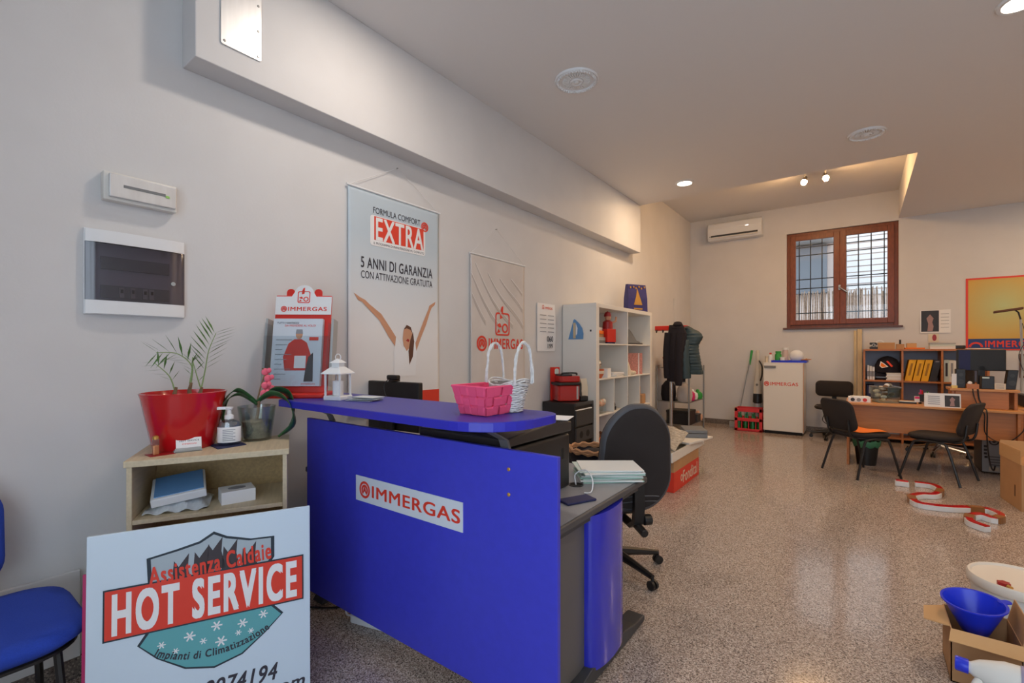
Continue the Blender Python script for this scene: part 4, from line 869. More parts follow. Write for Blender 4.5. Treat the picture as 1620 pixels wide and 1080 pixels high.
MB().lathe([(.001, .17), (.06, .17), (.055, .25), (.03, .27), (.001, .275)], n=16).build('figure_body', 'red_dark', t, smooth=True); MB().sphere((0, -.005, .3), .036, 14, 10).build('head', 'skin_print', t, smooth=True)
MB().lathe([(.04, .312), (.042, .33), (.03, .36), (.001, .375)], n=16).build('hat', 'red_dark', t, smooth=True); MB().tube([(.04, -.02, .24), (.08, -.05, .26), (.09, -.05, .31)], .012, 8).build('arm', 'skin_print', t, smooth=True)
for i in range(5):
    o = MB().bc((0, 0, .018), (.3, .2, .036)).build('magazine_stack', ['mid_grey', 'grey_plastic', 'cardboard', 'orange', 'white_paper'][i]); o.location = (-2.42 + .01 * (i % 2), 4.74, S0 + .0365 * i); o.rotation_euler = (0, 0, R(90 + 4 * i))
    tag(o, ['lowest dark grey', 'second light grey', 'brown', 'orange', 'topmost white'][i] + ' paper bundle left of the red-hatted figure', 'papers', 'paper bundles on the top shelf')
t = item('desk_tool', 'grey hand tool lying on the upper right shelf', 'tool', -2.36, 5.68, S0, R(80))
MB().prism([(-.2, .012), (.2, .012), (.2, .035), (.12, .05), (0, .16), (-.06, .2), (-.16, .21), (-.1, .17), (-.18, .08)], -.03, .03).build('tool_body', 'mid_grey', t, bevel=.006); MB().box(-.2, .24, -.045, .045, 0, .02).build('base', 'dark_grey', t, bevel=.004)
S1 = SHZ[1]
t = item('ornament_ball', 'dark metal ball ornament on the middle shelf', 'ornament', -2.4, 4.83, S1 + .0, 0)
MB().sphere((0, 0, .15), .06, 18, 12).build('ball', 'chrome', t, smooth=True); MB().lathe([(.001, 0), (.04, 0), (.03, .01), (.012, .02), (.012, .095), (.001, .095)], n=16).build('stand', 'dark_grey', t, smooth=True)
t = item('orange_bowl', 'small orange and cream bowl on the middle shelf edge', 'bowl', -2.31, 4.68, S1, 0)
MB().lathe([(.001, 0), (.04, 0), (.065, .05), (.068, .1), (.063, .1), (.058, .055), (.001, .012)], n=24).build('bowl_body', mat('terracotta', '#c5623a', .6), t, smooth=True); MB().lathe([(.0655, .05), (.0675, .058), (.0685, .078), (.067, .08)], n=24).build('cream_band', 'cream', t, smooth=True)
t = item('white_box', 'small white carton on the middle shelf', 'box', -2.32, 4.88, S1, R(10)); MB().box(-.05, .05, -.07, .07, 0, .1).build('carton', 'white_paper', t, bevel=.002); MB().box(-.05, .05, -.07, .07, .1, .104).build('lid', 'offwhite', t)
for i in range(4):
    o = MB().bc((0, 0, .006), (.2, .26, .012)).build('booklet', 'white_paper' if i % 2 else 'offwhite'); o.location = (-2.36, 5.13, S1 + .0125 * i); o.rotation_euler = (0, 0, .15 * math.sin(i * 2)); tag(o, ['lowest', 'second', 'third', 'topmost'][i] + ' white booklet of the pile on the middle shelf', 'booklet', 'booklets on the middle shelf')
t = item('picture_box', 'red-and-white checked gift box on the middle right shelf', 'gift box', -2.38, 5.74, S1, R(62))
MB().box(-.17, .17, -.04, .04, 0, .27).build('box_body', mat('checked', '#c98a80', .7, vary=.35, vscale=90), t, bevel=.002); MB().box(.1, .115, -.042, -.04, 0, .27).build('ribbon', 'white_paper', t)
t = item('toy_figure', 'small cream figurine group on the middle right shelf', 'figurine', -2.3, 5.46, S1, 0)
MB().lathe([(.001, 0), (.05, 0), (.045, .06), (.02, .15), (.001, .19)], n=14).sphere((.0, .09, .03), (.05, .06, .03), 12, 8).sphere((-.0, .18, .025), (.04, .05, .025), 12, 8).build('figure_group', 'cream', t, smooth=True)
t = item('small_doll', 'small brown-haired doll behind the cream figurine', 'doll', -2.5, 5.48, S1, 0)
MB().lathe([(.001, 0), (.06, 0), (.04, .18), (.001, .24)], n=14).build('doll_body', 'red_dark', t, smooth=True); MB().sphere((0, 0, .28), .05, 12, 8).build('doll_head', 'skin_print', t, smooth=True); MB().sphere((-.01, 0, .305), (.052, .052, .035), 12, 8).build('doll_hair', 'brown_dark', t, smooth=True)
S2 = SHZ[2]
t = item('tissue_tub', 'clear tub of pale wrapped sweets on the lower shelf', 'tub', -2.33, 4.73, S2, 0)
MB().box(-.06, .06, -.08, .08, 0, .1).build('tub_body', 'acrylic', t)
for i in range(9): MB().sphere((rnd.uniform(-.04, .04), rnd.uniform(-.06, .06), .1 + rnd.uniform(0, .03)), .03, 8, 6).build('sweet', 'cream' if i % 2 else mat('peach', '#e0b094', .7), t, smooth=True)
for i, y in enumerate((5.08, 5.46)):
    t = item('dark_figurine', ['dark animal figurine in the second small cubby', 'dark animal figurine in the third small cubby'][i], 'figurine', -2.33, y, S2, R(30 * i))
    MB().sphere((0, 0, .06), (.04, .06, .045), 12, 8).build('body', 'black_plastic', t, smooth=True); MB().sphere((.0, -.05, .13), .036, 12, 8).sphere((.0, -.075, .165), .014, 8, 6).sphere((0, -.03, .165), .014, 8, 6).build('head', 'black_plastic', t, smooth=True)
    for a_ in (-.04, .04): MB().cyl((a_ * .6, a_, 0), (a_ * .6, a_, .04), .014, n=8).build('leg', 'black_plastic', t)
t = item('cardboard_carton', 'brown carton in the last small cubby', 'box', -2.37, 5.92, S2, R(10)); MB().box(-.1, .1, -.11, .11, 0, .12).build('carton', 'cardboard', t, bevel=.001); MB().box(-.03, .03, -.111, .111, .119, .121).build('tape_strip', 'tape', t)
t = item('small_carton', 'small brown carton stacked on a larger carton', 'box', -2.38, 5.88, S2 + .1215, R(-12)); MB().box(-.05, .05, -.07, .07, 0, .1).build('carton', 'cardboard_light', t, bevel=.001); MB().box(-.015, .015, -.071, .071, .099, .101).build('tape_strip', 'tape', t)
S3 = SHZ[3]
t = item('orange_crate', 'orange box with brown pieces on the bottom shelf', 'box', -2.36, 4.76, S3, 0); MB().box(-.1, .1, -.14, .14, 0, .1).build('crate', 'orange', t, bevel=.003)
for i in range(4): MB().sphere((rnd.uniform(-.06, .06), -.09 + i * .06, .115), .03, 8, 6).build('piece', 'brown_dark', t, smooth=True)
# ------------------------------------------------------------------ leaning plank, coat stand, wire rack
t = thing('leaning_plank', 'long pale plank leaning between bookcase and coat stand', 'plank', (-2.34, 6.42, 0))
MB().add([(-.02, -.045, 0), (.02, -.045, 0), (.02, .045, 0), (-.02, .045, 0), (-.2, -.045, 1.9), (-.16, -.045, 1.9), (-.16, .045, 1.9), (-.2, .045, 1.9)], [(3, 2, 1, 0), (4, 5, 6, 7), (0, 1, 5, 4), (1, 2, 6, 5), (2, 3, 7, 6), (3, 0, 4, 7)]).build('board', 'pale_wood', t, bevel=.002)
MB().add([(-.005, .046, 0), (.02, .046, 0), (.02, .075, 0), (-.005, .075, 0), (-.18, .046, 1.7), (-.155, .046, 1.7), (-.155, .075, 1.7), (-.18, .075, 1.7)], [(3, 2, 1, 0), (4, 5, 6, 7), (0, 1, 5, 4), (1, 2, 6, 5), (2, 3, 7, 6), (3, 0, 4, 7)]).build('batten', 'pale_wood', t)
CP = Yp(1062, 600, 7.1); cx_ = CP.x
cs = thing('coat_stand', 'chrome coat stand with red hook head', 'coat stand', (cx_, 7.1, 0))
MB().cyl((0, 0, .02), (0, 0, 1.72), .024, n=18).build('pole', 'chrome', cs, smooth=True)
MB().lathe([(.001, 0), (.16, 0), (.17, .008), (.15, .02), (.03, .03), (.001, .03)], n=32).build('base', 'dark_grey', cs, smooth=True)
MB().prismz([(-.24, -.04), (-.1, -.05), (.1, -.05), (.24, -.04), (.24, .04), (.1, .05), (-.1, .05), (-.24, .04)], 1.68, 1.75).build('hook_head', 'red', cs, bevel=.008)
for i, x in enumerate((-.2, -.1, .1, .2)): MB().tube(cr([(x, -.04, 1.69), (x, -.07, 1.65), (x, -.09, 1.66), (x, -.095, 1.69)], 4), .007, 6).build('hook', 'black_plastic', cs)
def jacket(name, label, px0, px1, py0, py1, y, m, puff, prof):
    a_, b_ = Yp(px0, py1, y), Yp(px1, py0, y); w = b_.x - a_.x; h = b_.z - a_.z; cx = (a_.x + b_.x) / 2
    t = thing(name, label, 'jacket', (cx, y, a_.z))
    rings = []; n = 20; m_ = 40
    for j in range(m_ + 1):
        v = j / m_; l, r_ = prof(v); rg = []
        dep = .055 + .04 * math.sin(PI * min(1, v * 1.1)) if v < .93 else .07 * (1 - v) / .07 + .015
        for i in range(n):
            an = 2 * PI * i / n; q = (math.cos(an) + 1) / 2; x = -w / 2 + w * (l + (r_ - l) * q)
            f_ = 1 + puff * abs(math.sin(v * PI * 15)) + .12 * math.sin(i * 2.5 + v * 6) * (.4 if puff else 1)
            px_ = (.008 * abs(math.sin(v * PI * 15)) * (1 if math.cos(an) > 0 else -1)) if puff else 0
            rg.append((x + px_, math.sin(an) * dep * f_, h * v))
        rings.append(rg)
    MB().loft(rings).build('shell', m, t, smooth=True, ang=70)
    return t, w, h
L1 = lambda v: (0.02 + .06 * (1 - v) * 0 + .1 * max(0, v - .75) / .25, 1 - .08 * (1 - v) - .2 * max(0, v - .85) / .15)
t, w, h = jacket('hanging_jacket', 'black jacket hanging on the coat stand', 1055, 1087, 513, 603, 6.93, 'black_jacket', 0, L1)
MB().tube(cr([(-w * .38, -.05, h * .86), (-w * .45, -.06, h * .5), (-w * .42, -.05, h * .06)], 6), [.05] * 12 + [.045], 10).build('sleeve', 'black_jacket', t, smooth=True)
MB().tube(cr([(w * .25, -.06, h * .86), (w * .2, -.08, h * .5), (w * .15, -.07, -h * .06)], 6), [.055] * 12 + [.045], 10).build('sleeve', 'black_jacket', t, smooth=True)
MB().lathe([(.05, 0), (.07, .03), (.05, .07), (.02, .08)], (w * .05, 0, h * .96), 16).build('collar', 'black_jacket', t, smooth=True)
L2 = lambda v: (0.1 * (1 - v) + .25 * max(0, v - .8) / .2, 1 - .38 * v + .28 * math.exp(-((v - .78) / .14) ** 2) - .25 * max(0, v - .88) / .12)
t, w, h = jacket('quilted_jacket', 'teal quilted puffer jacket hanging on the coat stand', 1075, 1112, 515, 590, 7.05, 'teal_jacket', .22, L2)
MB().tube(cr([(-w * .2, -.07, h * .7), (-w * .2, -.1, h * .35), (-w * .15, -.09, -h * .1)], 6), [.07 + .008 * abs(math.sin(i * 1.6)) for i in range(13)], 10).build('sleeve', 'teal_jacket', t, smooth=True)
MB().prismz(rrect(-w * .5, -.09, w * .48, .09, .04), -.01, .05).build('hem', 'teal_jacket', t, bevel=.01)
rk = thing('wire_rack', 'chrome wire rack with clutter behind the coat stand', 'rack', (-2.37, 7.95, 0))
rx0, rx1, ry0, ry1 = -2.63, -2.13, 7.45, 8.3
for x in (rx0, rx1):
    for y in (ry0, ry1): MB().cyl((x, y, 0), (x, y, 1.13), .013, n=10).build('post', 'steel', rk, w=True, smooth=True)
RSZ = [.2, .56, 1.1]
for z_ in RSZ:
    sh = MB().tube([(rx0, ry0, z_), (rx1, ry0, z_), (rx1, ry1, z_), (rx0, ry1, z_)], .006, 6, closed=True)
    for i in range(1, 16): sh.cyl((rx0, ry0 + (ry1 - ry0) * i / 16, z_), (rx1, ry0 + (ry1 - ry0) * i / 16, z_), .003, n=5)
    sh.build('wire_shelf', 'steel', rk, w=True)
def rackbox(label, x, y, z_, sx, sy, sz, m, rz_=0):
    t = thing('storage_box', label, 'box', (x, y, z_ + .0075), rz_, 'boxes on the wire rack')
    MB().box(-sx / 2, sx / 2, -sy / 2, sy / 2, 0, sz * .82).build('box_body', m, t, bevel=.004); MB().box(-sx / 2 - .005, sx / 2 + .005, -sy / 2 - .005, sy / 2 + .005, sz * .82, sz).build('lid', m, t, bevel=.004)
def rackbag(label, x, y, z_, r_, m, cat='bag'):
    t = thing('soft_bag', label, cat, (x, y, z_ + .0075), rnd.uniform(0, 3), 'soft bags on the wire rack')
    MB().lathe([(.001, 0), (r_[0] * .85, 0), (r_[0], r_[1] * .3), (r_[0] * .92, r_[1] * .7), (r_[0] * .45, r_[1] * .92), (.001, r_[1])], n=14).build('bag_body', m, t, smooth=True); MB().sphere((0, 0, r_[1]), (.03, .03, .03), 8, 6).build('knot', m, t, smooth=True)
rackbox('brown lidded box on the upper wire rack shelf', -2.4, 7.62, 1.1, .3, .25, .17, 'red_dark'); rackbag('white pot shaped bag on the upper wire rack shelf', -2.25, 7.9, 1.1, (.09, .14), 'cream')
rackbag('dark sack on the middle wire rack shelf', -2.5, 7.62, .56, (.12, .34), 'black_jacket'); rackbag('grey-white sack on the middle wire rack shelf', -2.24, 7.6, .56, (.12, .3), 'banner_grey')
rackbag('magenta bag on the middle wire rack shelf', -2.24, 7.83, .56, (.1, .17), 'magenta'); rackbag('white printed bag beside the magenta bag', -2.24, 8.03, .56, (.09, .14), 'white_plastic'); rackbag('green bag at the end of the wire rack', -2.2, 8.2, .56, (.08, .13), 'green')
rackbox('dark case on the lowest wire rack shelf', -2.32, 7.68, .2, .36, .34, .22, 'black_plastic'); rackbox('small black case on the lowest wire rack shelf', -2.25, 8.0, .2, .25, .2, .13, 'dark_grey'); rackbag('pale bundle low on the wire rack', -2.2, 8.2, .2, (.08, .13), 'peach')
t = thing('dried_grass', 'small vase of dried grass on the wire rack', 'vase', (-2.28, 7.66, 1.1075 + .17))
MB().lathe([(.001, 0), (.035, 0), (.045, .05), (.03, .1), (.001, .1)], n=14).build('vase', 'pot_glass', t, smooth=True)
for i in range(9): MB().tube([(0, 0, .02), (.02 * math.cos(i), .02 * math.sin(i), .12), (.06 * math.cos(i * 1.3), .06 * math.sin(i * 1.3), .26)], [.002, .002, .001], 5).build('grass_blade', 'pale_wood', t)
# ------------------------------------------------------------------ red carton with drawer parts
fb = thing('red_carton', 'brown and red printed carton on the floor by the office chair', 'carton', (-1.62, 5.0, 0))
B('carton_body', 'cardboard', fb, -1.8, -1.445, 4.56, 5.42, 0, .3, bevel=.003)
B('red_print_band', 'red_print', fb, -1.803, -1.443, 4.557, 5.422, .002, .195, bevel=0)
B('flap', 'cardboard_light', fb, -1.81, -1.44, 4.55, 4.99, .3, .306); B('flap', 'cardboard_light', fb, -1.81, -1.44, 5.0, 5.43, .3, .306)
o = text('Fondital', 'cream', fb, 0, 0, .5, .12, 0, bold=.02); o.rotation_euler = (0, 0, R(90)); o.location = (-1.4425 + 1.62, 4.85 - 5.0, .04)
q = MB().ring(0, 0, .035, .02, -.001, 0, 18).build('print_mark', 'cream', fb); q.rotation_euler = (0, 0, R(90)); q.location = (-1.4425 + 1.62, 4.8 - 5.0, .1)
dt = thing('storage_tray', 'long open white wooden tray resting on the red carton', 'tray', (-1.62, 5.0, .307))
B('side', 'white_lacquer', dt, -1.445, -1.43, 4.47, 5.6, .308, .4); B('side', 'white_lacquer', dt, -1.83, -1.815, 4.47, 5.6, .308, .4); B('end', 'white_lacquer', dt, -1.815, -1.445, 4.48, 4.495, .308, .37); B('end', 'white_lacquer', dt, -1.815, -1.445, 5.57, 5.585, .308, .4); B('drawer_floor', 'white_lacquer', dt, -1.815, -1.445, 4.495, 5.57, .308, .316)
a_ = Zp(1128, 690, .42)
o = MB().prismz([(-1.86, 5.1), (-1.42, 4.98), (a_.x, a_.y), (-1.7, a_.y + .1)], .4005, .42).build('white_board', 'white_lacquer', bevel=.002); tag(o, 'flat white shelf board lying across the open white tray', 'board')
t = thing('grey_case', 'grey plastic case lying on the white shelf board', 'case', (-1.51, 5.46, .4205), R(25))
MB().box(-.12, .12, -.16, .16, 0, .045).build('case_bottom', 'mid_grey', t, bevel=.006); MB().box(-.12, .12, -.16, .16, .047, .085).build('case_lid', 'mid_grey', t, bevel=.01)
t = thing('newspaper_parcel', 'slanting newspaper wrapped parcel on the open white tray', 'parcel', (-1.62, 4.78, .405), R(0))
MB().grid(lambda u, v: (-.17 + u * .36, -.25 + v * .45, .01 + .1 * v + .05 * math.sin(PI * u) + .008 * math.sin(u * 17 + v * 11)), 14, 14).build('wrapped_sheet', 'newsprint', t, solid=.012)
t = thing('film_bundle', 'bundle wrapped in clear film behind the newspaper parcel', 'bundle', (-1.68, 5.14, .421), R(10))
MB().grid(lambda u, v: (-.14 + u * .28, -.14 + v * .28, .004 + .12 * (math.sin(PI * u) * math.sin(PI * v)) ** .6 + .008 * math.sin(u * 23 + v * 7)), 16, 16).build('film', mat('film_print', '#b9a99a', .3, vary=.4, vscale=30), t, solid=.006)
# ------------------------------------------------------------------ back wall fixtures
ac = thing('air_conditioner', 'white wall air conditioner near the left corner', 'air conditioner', (-1.84, BY, 3.42))
k = MB(); prof = [(0, 0), (-.17, .0), (-.2, .05), (-.205, .2), (-.18, .3), (-.12, .325), (0, .325)]
k.loft([[(x, y, z_) for y, z_ in prof] for x in (-.45, .45)]).build('casing', 'white_plastic', ac, bevel=.006)
MB().box(-.39, .39, -.209, -.18, .055, .085).build('outlet_slot', 'dark_grey', ac, bevel=.002); MB().add([(-.39, -.206, .05), (.39, -.206, .05), (.39, -.215, .025), (-.39, -.215, .025)], [(0, 1, 2, 3)]).build('louvre', 'offwhite', ac, solid=.005)
MB().box(.19, .24, -.209, -.2, .19, .205).build('display', mat('display_white', '#ffffff', .3, emit=1.5), ac); MB().box(-.42, -.37, -.2075, -.2, .06, .072).build('badge', 'grey_print', ac)
# fridge
fg = thing('small_fridge', 'small white fridge with red lettering by the back wall', 'fridge', (-1.02, 9.05, 0))
B('cabinet', 'white_lacquer', fg, -1.305, -.735, 8.86, 9.34, .03, 1.165, bevel=.006); B('door', 'white_lacquer', fg, -1.305, -.735, 8.8, 8.855, .05, 1.165, bevel=.012, seg=3); B('plinth', 'black_matte', fg, -1.29, -.75, 8.84, 9.3, 0, .05)
B('top_panel', 'white_lacquer', fg, -1.31, -.73, 8.8, 9.35, 1.165, 1.18)
B('handle', 'mid_grey', fg, -1.29, -1.12, 8.78, 8.8, 1.09, 1.125); logo('red_print', fg, -.275, .795, .49, .065, 8.799 - 9.05, bold=.015)
B('hinge_strip', 'beech_edge', fg, -.735, -.73, 8.82, 8.86, .05, 1.165, bevel=0)
ty = thing('blue_tray', 'blue plastic tray on top of the fridge', 'tray', (-.94, 9.0, 1.18))
MB().box(-.24, .24, -.16, .16, 0, .006).box(-.25, .25, -.17, -.16, 0, .035).box(-.25, .25, .16, .17, 0, .035).box(-.25, -.24, -.16, .16, 0, .035).box(.24, .25, -.16, .16, 0, .035).build('tray_body', 'blue_plastic', ty)
def bottle(name, label, x, y, z_, r_, h, m, capm, hr=.4):
    t = thing(name, label, 'bottle', (x, y, z_)); MB().lathe([(.001, 0), (r_, 0), (r_, h * .68), (r_ * hr, h * .8), (r_ * hr, h * .86), (.001, h * .86)], n=18).build('bottle_body', m, t, smooth=True); MB().lathe([(r_ * hr * 1.25, h * .84), (r_ * hr * 1.25, h), (.001, h)], n=16).build('cap', capm, t, smooth=True)
bottle('spray_bottle', 'red-capped white bottle left of the blue tray', -1.21, 8.9, 1.18, .035, .16, 'white_plastic', 'red'); bottle('green_bottle', 'green bottle standing on the blue tray', -1.10, 8.93, 1.186, .05, .18, 'green', 'green', .7); bottle('tall_white_bottle', 'tall pale pink bottle on the blue tray', -1.0, 8.96, 1.186, .045, .24, mat('pale_pink', '#c9b3b0', .5), 'white_plastic', .8)
t = thing('paper_cup', 'small white cup on the blue tray front', 'cup', (-1.03, 8.87, 1.186)); MB().lathe([(.001, 0), (.03, 0), (.042, .08), (.038, .08), (.027, .005), (.001, .005)], n=18).build('cup_body', 'white_paper', t, smooth=True); MB().tube([(.042 * math.cos(2 * PI * i / 18), .042 * math.sin(2 * PI * i / 18), .08) for i in range(18)], .003, 5, closed=True).build('rim', 'white_paper', t)
t = thing('white_dome', 'round white bowl standing on the blue tray', 'bowl', (-.84, 8.97, 1.186)); MB().sphere((0, 0, .1), (.105, .07, .1), 22, 14).build('bowl_shell', 'white_plastic', t, smooth=True); MB().lathe([(.04, 0), (.045, .01), (.03, .02)], n=16).build('foot_ring', 'white_plastic', t)
bottle('cream_jar', 'small cream jar at the left edge of the fridge', -1.26, 8.94, 1.18, .035, .1, 'cream', 'cream', .9)
t = thing('wood_spoon', 'wooden utensil lying over the tray edge', 'utensil', (-.75, 8.95, 1.222), R(10)); MB().tube([(-.1, 0, 0), (.02, 0, .005), (.06, 0, .01)], [.008, .01, .02], 8).build('handle', 'beech', t); MB().sphere((.08, 0, .01), (.04, .02, .01), 10, 6).build('spoon_bowl', 'beech', t)
# crate with bottles
cr_ = thing('bottle_crate', 'red plastic bottle crate beside the fridge', 'crate', (-1.53, 8.93, 0))
k = MB(); X0, X1, Y0, Y1 = -1.745, -1.32, 8.79, 9.1
for z0, z1 in ((0, .045), (.17, .225), (.33, .39)): k.box(X0, X1, Y0, Y0 + .02, z0, z1).box(X0, X1, Y1 - .02, Y1, z0, z1).box(X0, X0 + .02, Y0 + .02, Y1 - .02, z0, z1).box(X1 - .02, X1, Y0 + .02, Y1 - .02, z0, z1)
k.build('crate_rails', 'red_crate', cr_, w=True, bevel=.004)
for x in (X0, X1 - .045):
    for y in (Y0, Y1 - .045): MB().box(x, x + .045, y, y + .045, 0, .39).build('corner_post', 'red_crate', cr_, w=True, bevel=.004)
for x in (-1.64, -1.53, -1.42): MB().box(x - .006, x + .006, Y0 + .02, Y1 - .02, .0, .2).build('partition', 'red_crate', cr_, w=True)
B('crate_floor', 'red_crate', cr_, X0, X1, Y0, Y1, 0, .012)
for i, x in enumerate((-1.69, -1.585, -1.475, -1.372)):
    for j, y in enumerate((8.865, 9.015)):
        t = thing('green_bottle', ['front', 'rear'][j] + ' row green glass bottle, ' + ['first', 'second', 'third', 'fourth'][i] + ' from the crate left side', 'bottle', (x, y, .013), 0, 'bottles in the red crate'); MB().lathe([(.001, 0), (.036, 0), (.036, .17), (.014, .24), (.012, .29), (.001, .29)], n=14).build('glass_body', 'bottle_green', t, smooth=True); MB().lathe([(.014, .285), (.015, .305), (.001, .306)], n=12).build('cap', 'steel', t)
# vacuum and mop
vc = thing('stick_vacuum', 'grey and white stick vacuum beside the fridge', 'vacuum cleaner', (-1.45, 9.18, 0))
MB().lathe([(.001, .0), (.05, 0), (.055, .35), (.06, .5), (.001, .5)], (0, 0, .02), 16).build('floor_pipe', 'grey_plastic', vc, smooth=True)
MB().lathe([(.055, .45), (.075, .47), (.07, .62), (.001, .62)], n=20).build('dust_bin', 'black_plastic', vc, smooth=True); MB().loft([[(a_ * math.cos(2 * PI * i / 14), a_ * .8 * math.sin(2 * PI * i / 14), z_) for i in range(14)] for a_, z_ in ((.072, .62), (.06, .78), (.035, 1.0), (.028, 1.2), (.03, 1.36), (.02, 1.38))]).build('body_handle', mat('vac_grey', '#c9c3b8', .4), vc, smooth=True)
MB().tube(cr([(.03, -.03, 1.2), (.075, -.03, 1.1), (.075, -.03, .95), (.05, -.03, .85)], 5), .012, 8).build('trigger_loop', 'black_plastic', vc, smooth=True); MB().ring(0, .78, .018, .01, -.062, -.055, 18).build('dial', 'black_plastic', vc)
mp_ = thing('broom', 'thin broom with green grip leaning on the back wall', 'broom', (-1.77, 9.15, 0))
MB().tube([(.0, 0, .1), (.17, .21, 1.2)], .009, 8).build('stick', 'steel', mp_); MB().tube([(.165, .205, 1.12), (.2, .22, 1.38)], [.014, .02], 10).build('grip', 'green', mp_); MB().box(-.13, .13, -.03, .03, .0, .1).build('brush_head', 'grey_plastic', mp_, bevel=.006)
# ------------------------------------------------------------------ wall calendar, poster
t = thing('picture_calendar', 'white picture calendar on the wall right of the window', 'calendar', (.9, BY - .012, 1.64))
MB().box(-.17, .17, 0, .008, 0, .345).build('sheet', 'white_paper', t); shape('photo', 'photo_dark', t, rect(-.16, .02, .04, .335), -.0005)
shape('photo_figure', mat('photo_rose', '#a08080', .6), t, [(-.09, .03), (-.03, .03), (-.02, .1), (-.035, .16), (-.02, .22), (-.06, .28), (-.1, .22), (-.08, .14)], -.0012)
for i in range(5): shape('text_line', 'grey_print', t, rect(.06, .08 + i * .05, .15, .086 + i * .05), -.0006)
t = thing('small_photo', 'small brown photo stuck below the picture calendar', 'photo', (.88, BY - .004, 1.5)); shape('print', 'cream', t, rect(-.06, 0, .06, .13), 0, th=.002); shape('print_figure', 'red_dark', t, ell(.01, .07, .025, .05, 12), -.0024)
m = mat('poster_yellow', '#d8a83a', .6); nt = m.node_tree; tc = nt.nodes.new('ShaderNodeTexCoord'); gr = nt.nodes.new('ShaderNodeTexGradient'); gr.gradient_type = 'SPHERICAL'; mp = nt.nodes.new('ShaderNodeMapping')
mp.inputs['Location'].default_value = (-.62, 0, -1.0); mp.inputs['Scale'].default_value = (1.6, 1.6, 1.6); rp = nt.nodes.new('ShaderNodeValToRGB'); nt.links.new(tc.outputs['Object'], mp.inputs[0]); nt.links.new(mp.outputs[0], gr.inputs[0]); nt.links.new(gr.outputs[0], rp.inputs[0])
rp.color_ramp.elements[0].color = lin('#d49a2a'); rp.color_ramp.elements[1].color = lin('#b9c48c'); nt.links.new(rp.outputs[0], nt.nodes['Principled BSDF'].inputs['Base Color'])
ps_ = thing('wall_poster', 'large yellow poster with red border on the back wall', 'poster', (1.23, BY - .006, 1.38))
MB().box(0, .78, 0, .004, 0, 1.04).build('red_border', 'red_print', ps_); shape('yellow_field', 'poster_yellow', ps_, rect(.025, .16, .755, 1.015), -.0004); shape('blue_band', 'poster_blue', ps_, rect(.025, .02, .755, .165), -.0008)
MB().ring(.105, .045, .075, .05, -.002, -.0012, 24, 0, PI).build('ring_mark', 'red_print', ps_); text('IMMERGAS', 'red_print', ps_, .2, .045, .53, .09, -.0014, bold=.03)
# ------------------------------------------------------------------ boards leaning at the wall, shelf unit
for i, (px, w_, h_, m_, lb) in enumerate(((1353, .035, 1.70, 'pale_wood', 'narrow pale board leaning on the wall beside the shelf unit'), (1360, .06, 1.72, 'pale_wood', 'wide pale board leaning against the shelf unit side'))):
    p_ = Yp(px, 600, 9.15); o = MB().add([(-w_ / 2, -.1, 0), (w_ / 2, -.1, 0), (w_ / 2, -.075, 0), (-w_ / 2, -.075, 0), (-w_ / 2, .2, h_), (w_ / 2, .2, h_), (w_ / 2, .225, h_), (-w_ / 2, .225, h_)], [(3, 2, 1, 0), (4, 5, 6, 7), (0, 1, 5, 4), (1, 2, 6, 5), (2, 3, 7, 6), (3, 0, 4, 7)]).build('leaning_board', m_, bevel=.002); o.location = (p_.x, 9.15, 0); tag(o, lb, 'board')
bu = thing('beech_shelf_unit', 'beech shelf unit with binders along the back wall', 'shelf unit', (.72, 9.2, 0))
ux0, ux1, uy0, uy1 = .05, 1.55, 8.98, 9.37
B('top', 'beech', bu, ux0 - .01, ux1, uy0 - .01, uy1, 1.372, 1.4)
for x in (ux0, .5, .935, 1.40): B('upright', 'beech', bu, x - .012, x + .012, uy0, uy1, 0, 1.372)
for i, (a_, b_) in enumerate(((ux0, .5), (.5, .935), (.935, 1.40))):
    for z_ in (.93, .52, .08): B('shelf', 'beech', bu, a_ + .012, b_ - .012, uy0 + .004, uy1, z_ - .024, z_)
B('back_panel', mat('blue_grey_board', '#a9b1c2', .6), bu, ux0, 1.4, uy1 - .006, uy1, .08, 1.372, bevel=0)
TZ = 1.4
def shelfthing(name, label, cat, px, y, z_, rz_=0, group=None):
    p_ = Yp(px, 560, y); return thing(name, label, cat, (p_.x, y, z_), rz_, group)
t = shelfthing('tape_dispenser', 'black tape dispenser on top of the shelf unit', 'tape dispenser', 1382, 9.1, TZ); MB().prism([(-.05, 0), (.05, 0), (.05, .03), (.02, .04), (.05, .075), (.03, .1), (-.05, .1), (-.05, .07), (-.01, .05), (-.05, .03)], -.03, .03).build('dispenser_body', 'black_plastic', t, bevel=.004); MB().ring(0, .06, .025, .012, -.034, -.03, 16).build('tape', 'grey_plastic', t)
t = shelfthing('long_carton', 'long brown carton on top of the shelf unit', 'box', 1402, 9.12, TZ); MB().box(-.1, .1, -.06, .06, 0, .095).build('carton', 'cardboard', t, bevel=.001); MB().box(-.1, .1, -.0612, -.06, .085, .097).build('flap', 'cardboard_light', t)
t = shelfthing('white_hoop', 'white ring standing behind the long carton', 'ring', 1392, 9.24, TZ); MB().ring(0, .08, .06, .045, -.01, .01, 28).build('hoop', 'white_plastic', t); MB().box(-.03, .03, -.02, .02, 0, .025).build('hoop_foot', 'white_plastic', t)
t = shelfthing('small_carton', 'small brown carton with a dark knob on the shelf unit', 'box', 1424, 9.12, TZ); MB().box(-.045, .045, -.05, .05, 0, .075).build('carton', 'cardboard', t); MB().cyl((0, 0, .075), (0, 0, .14), .012).build('knob', 'black_plastic', t)
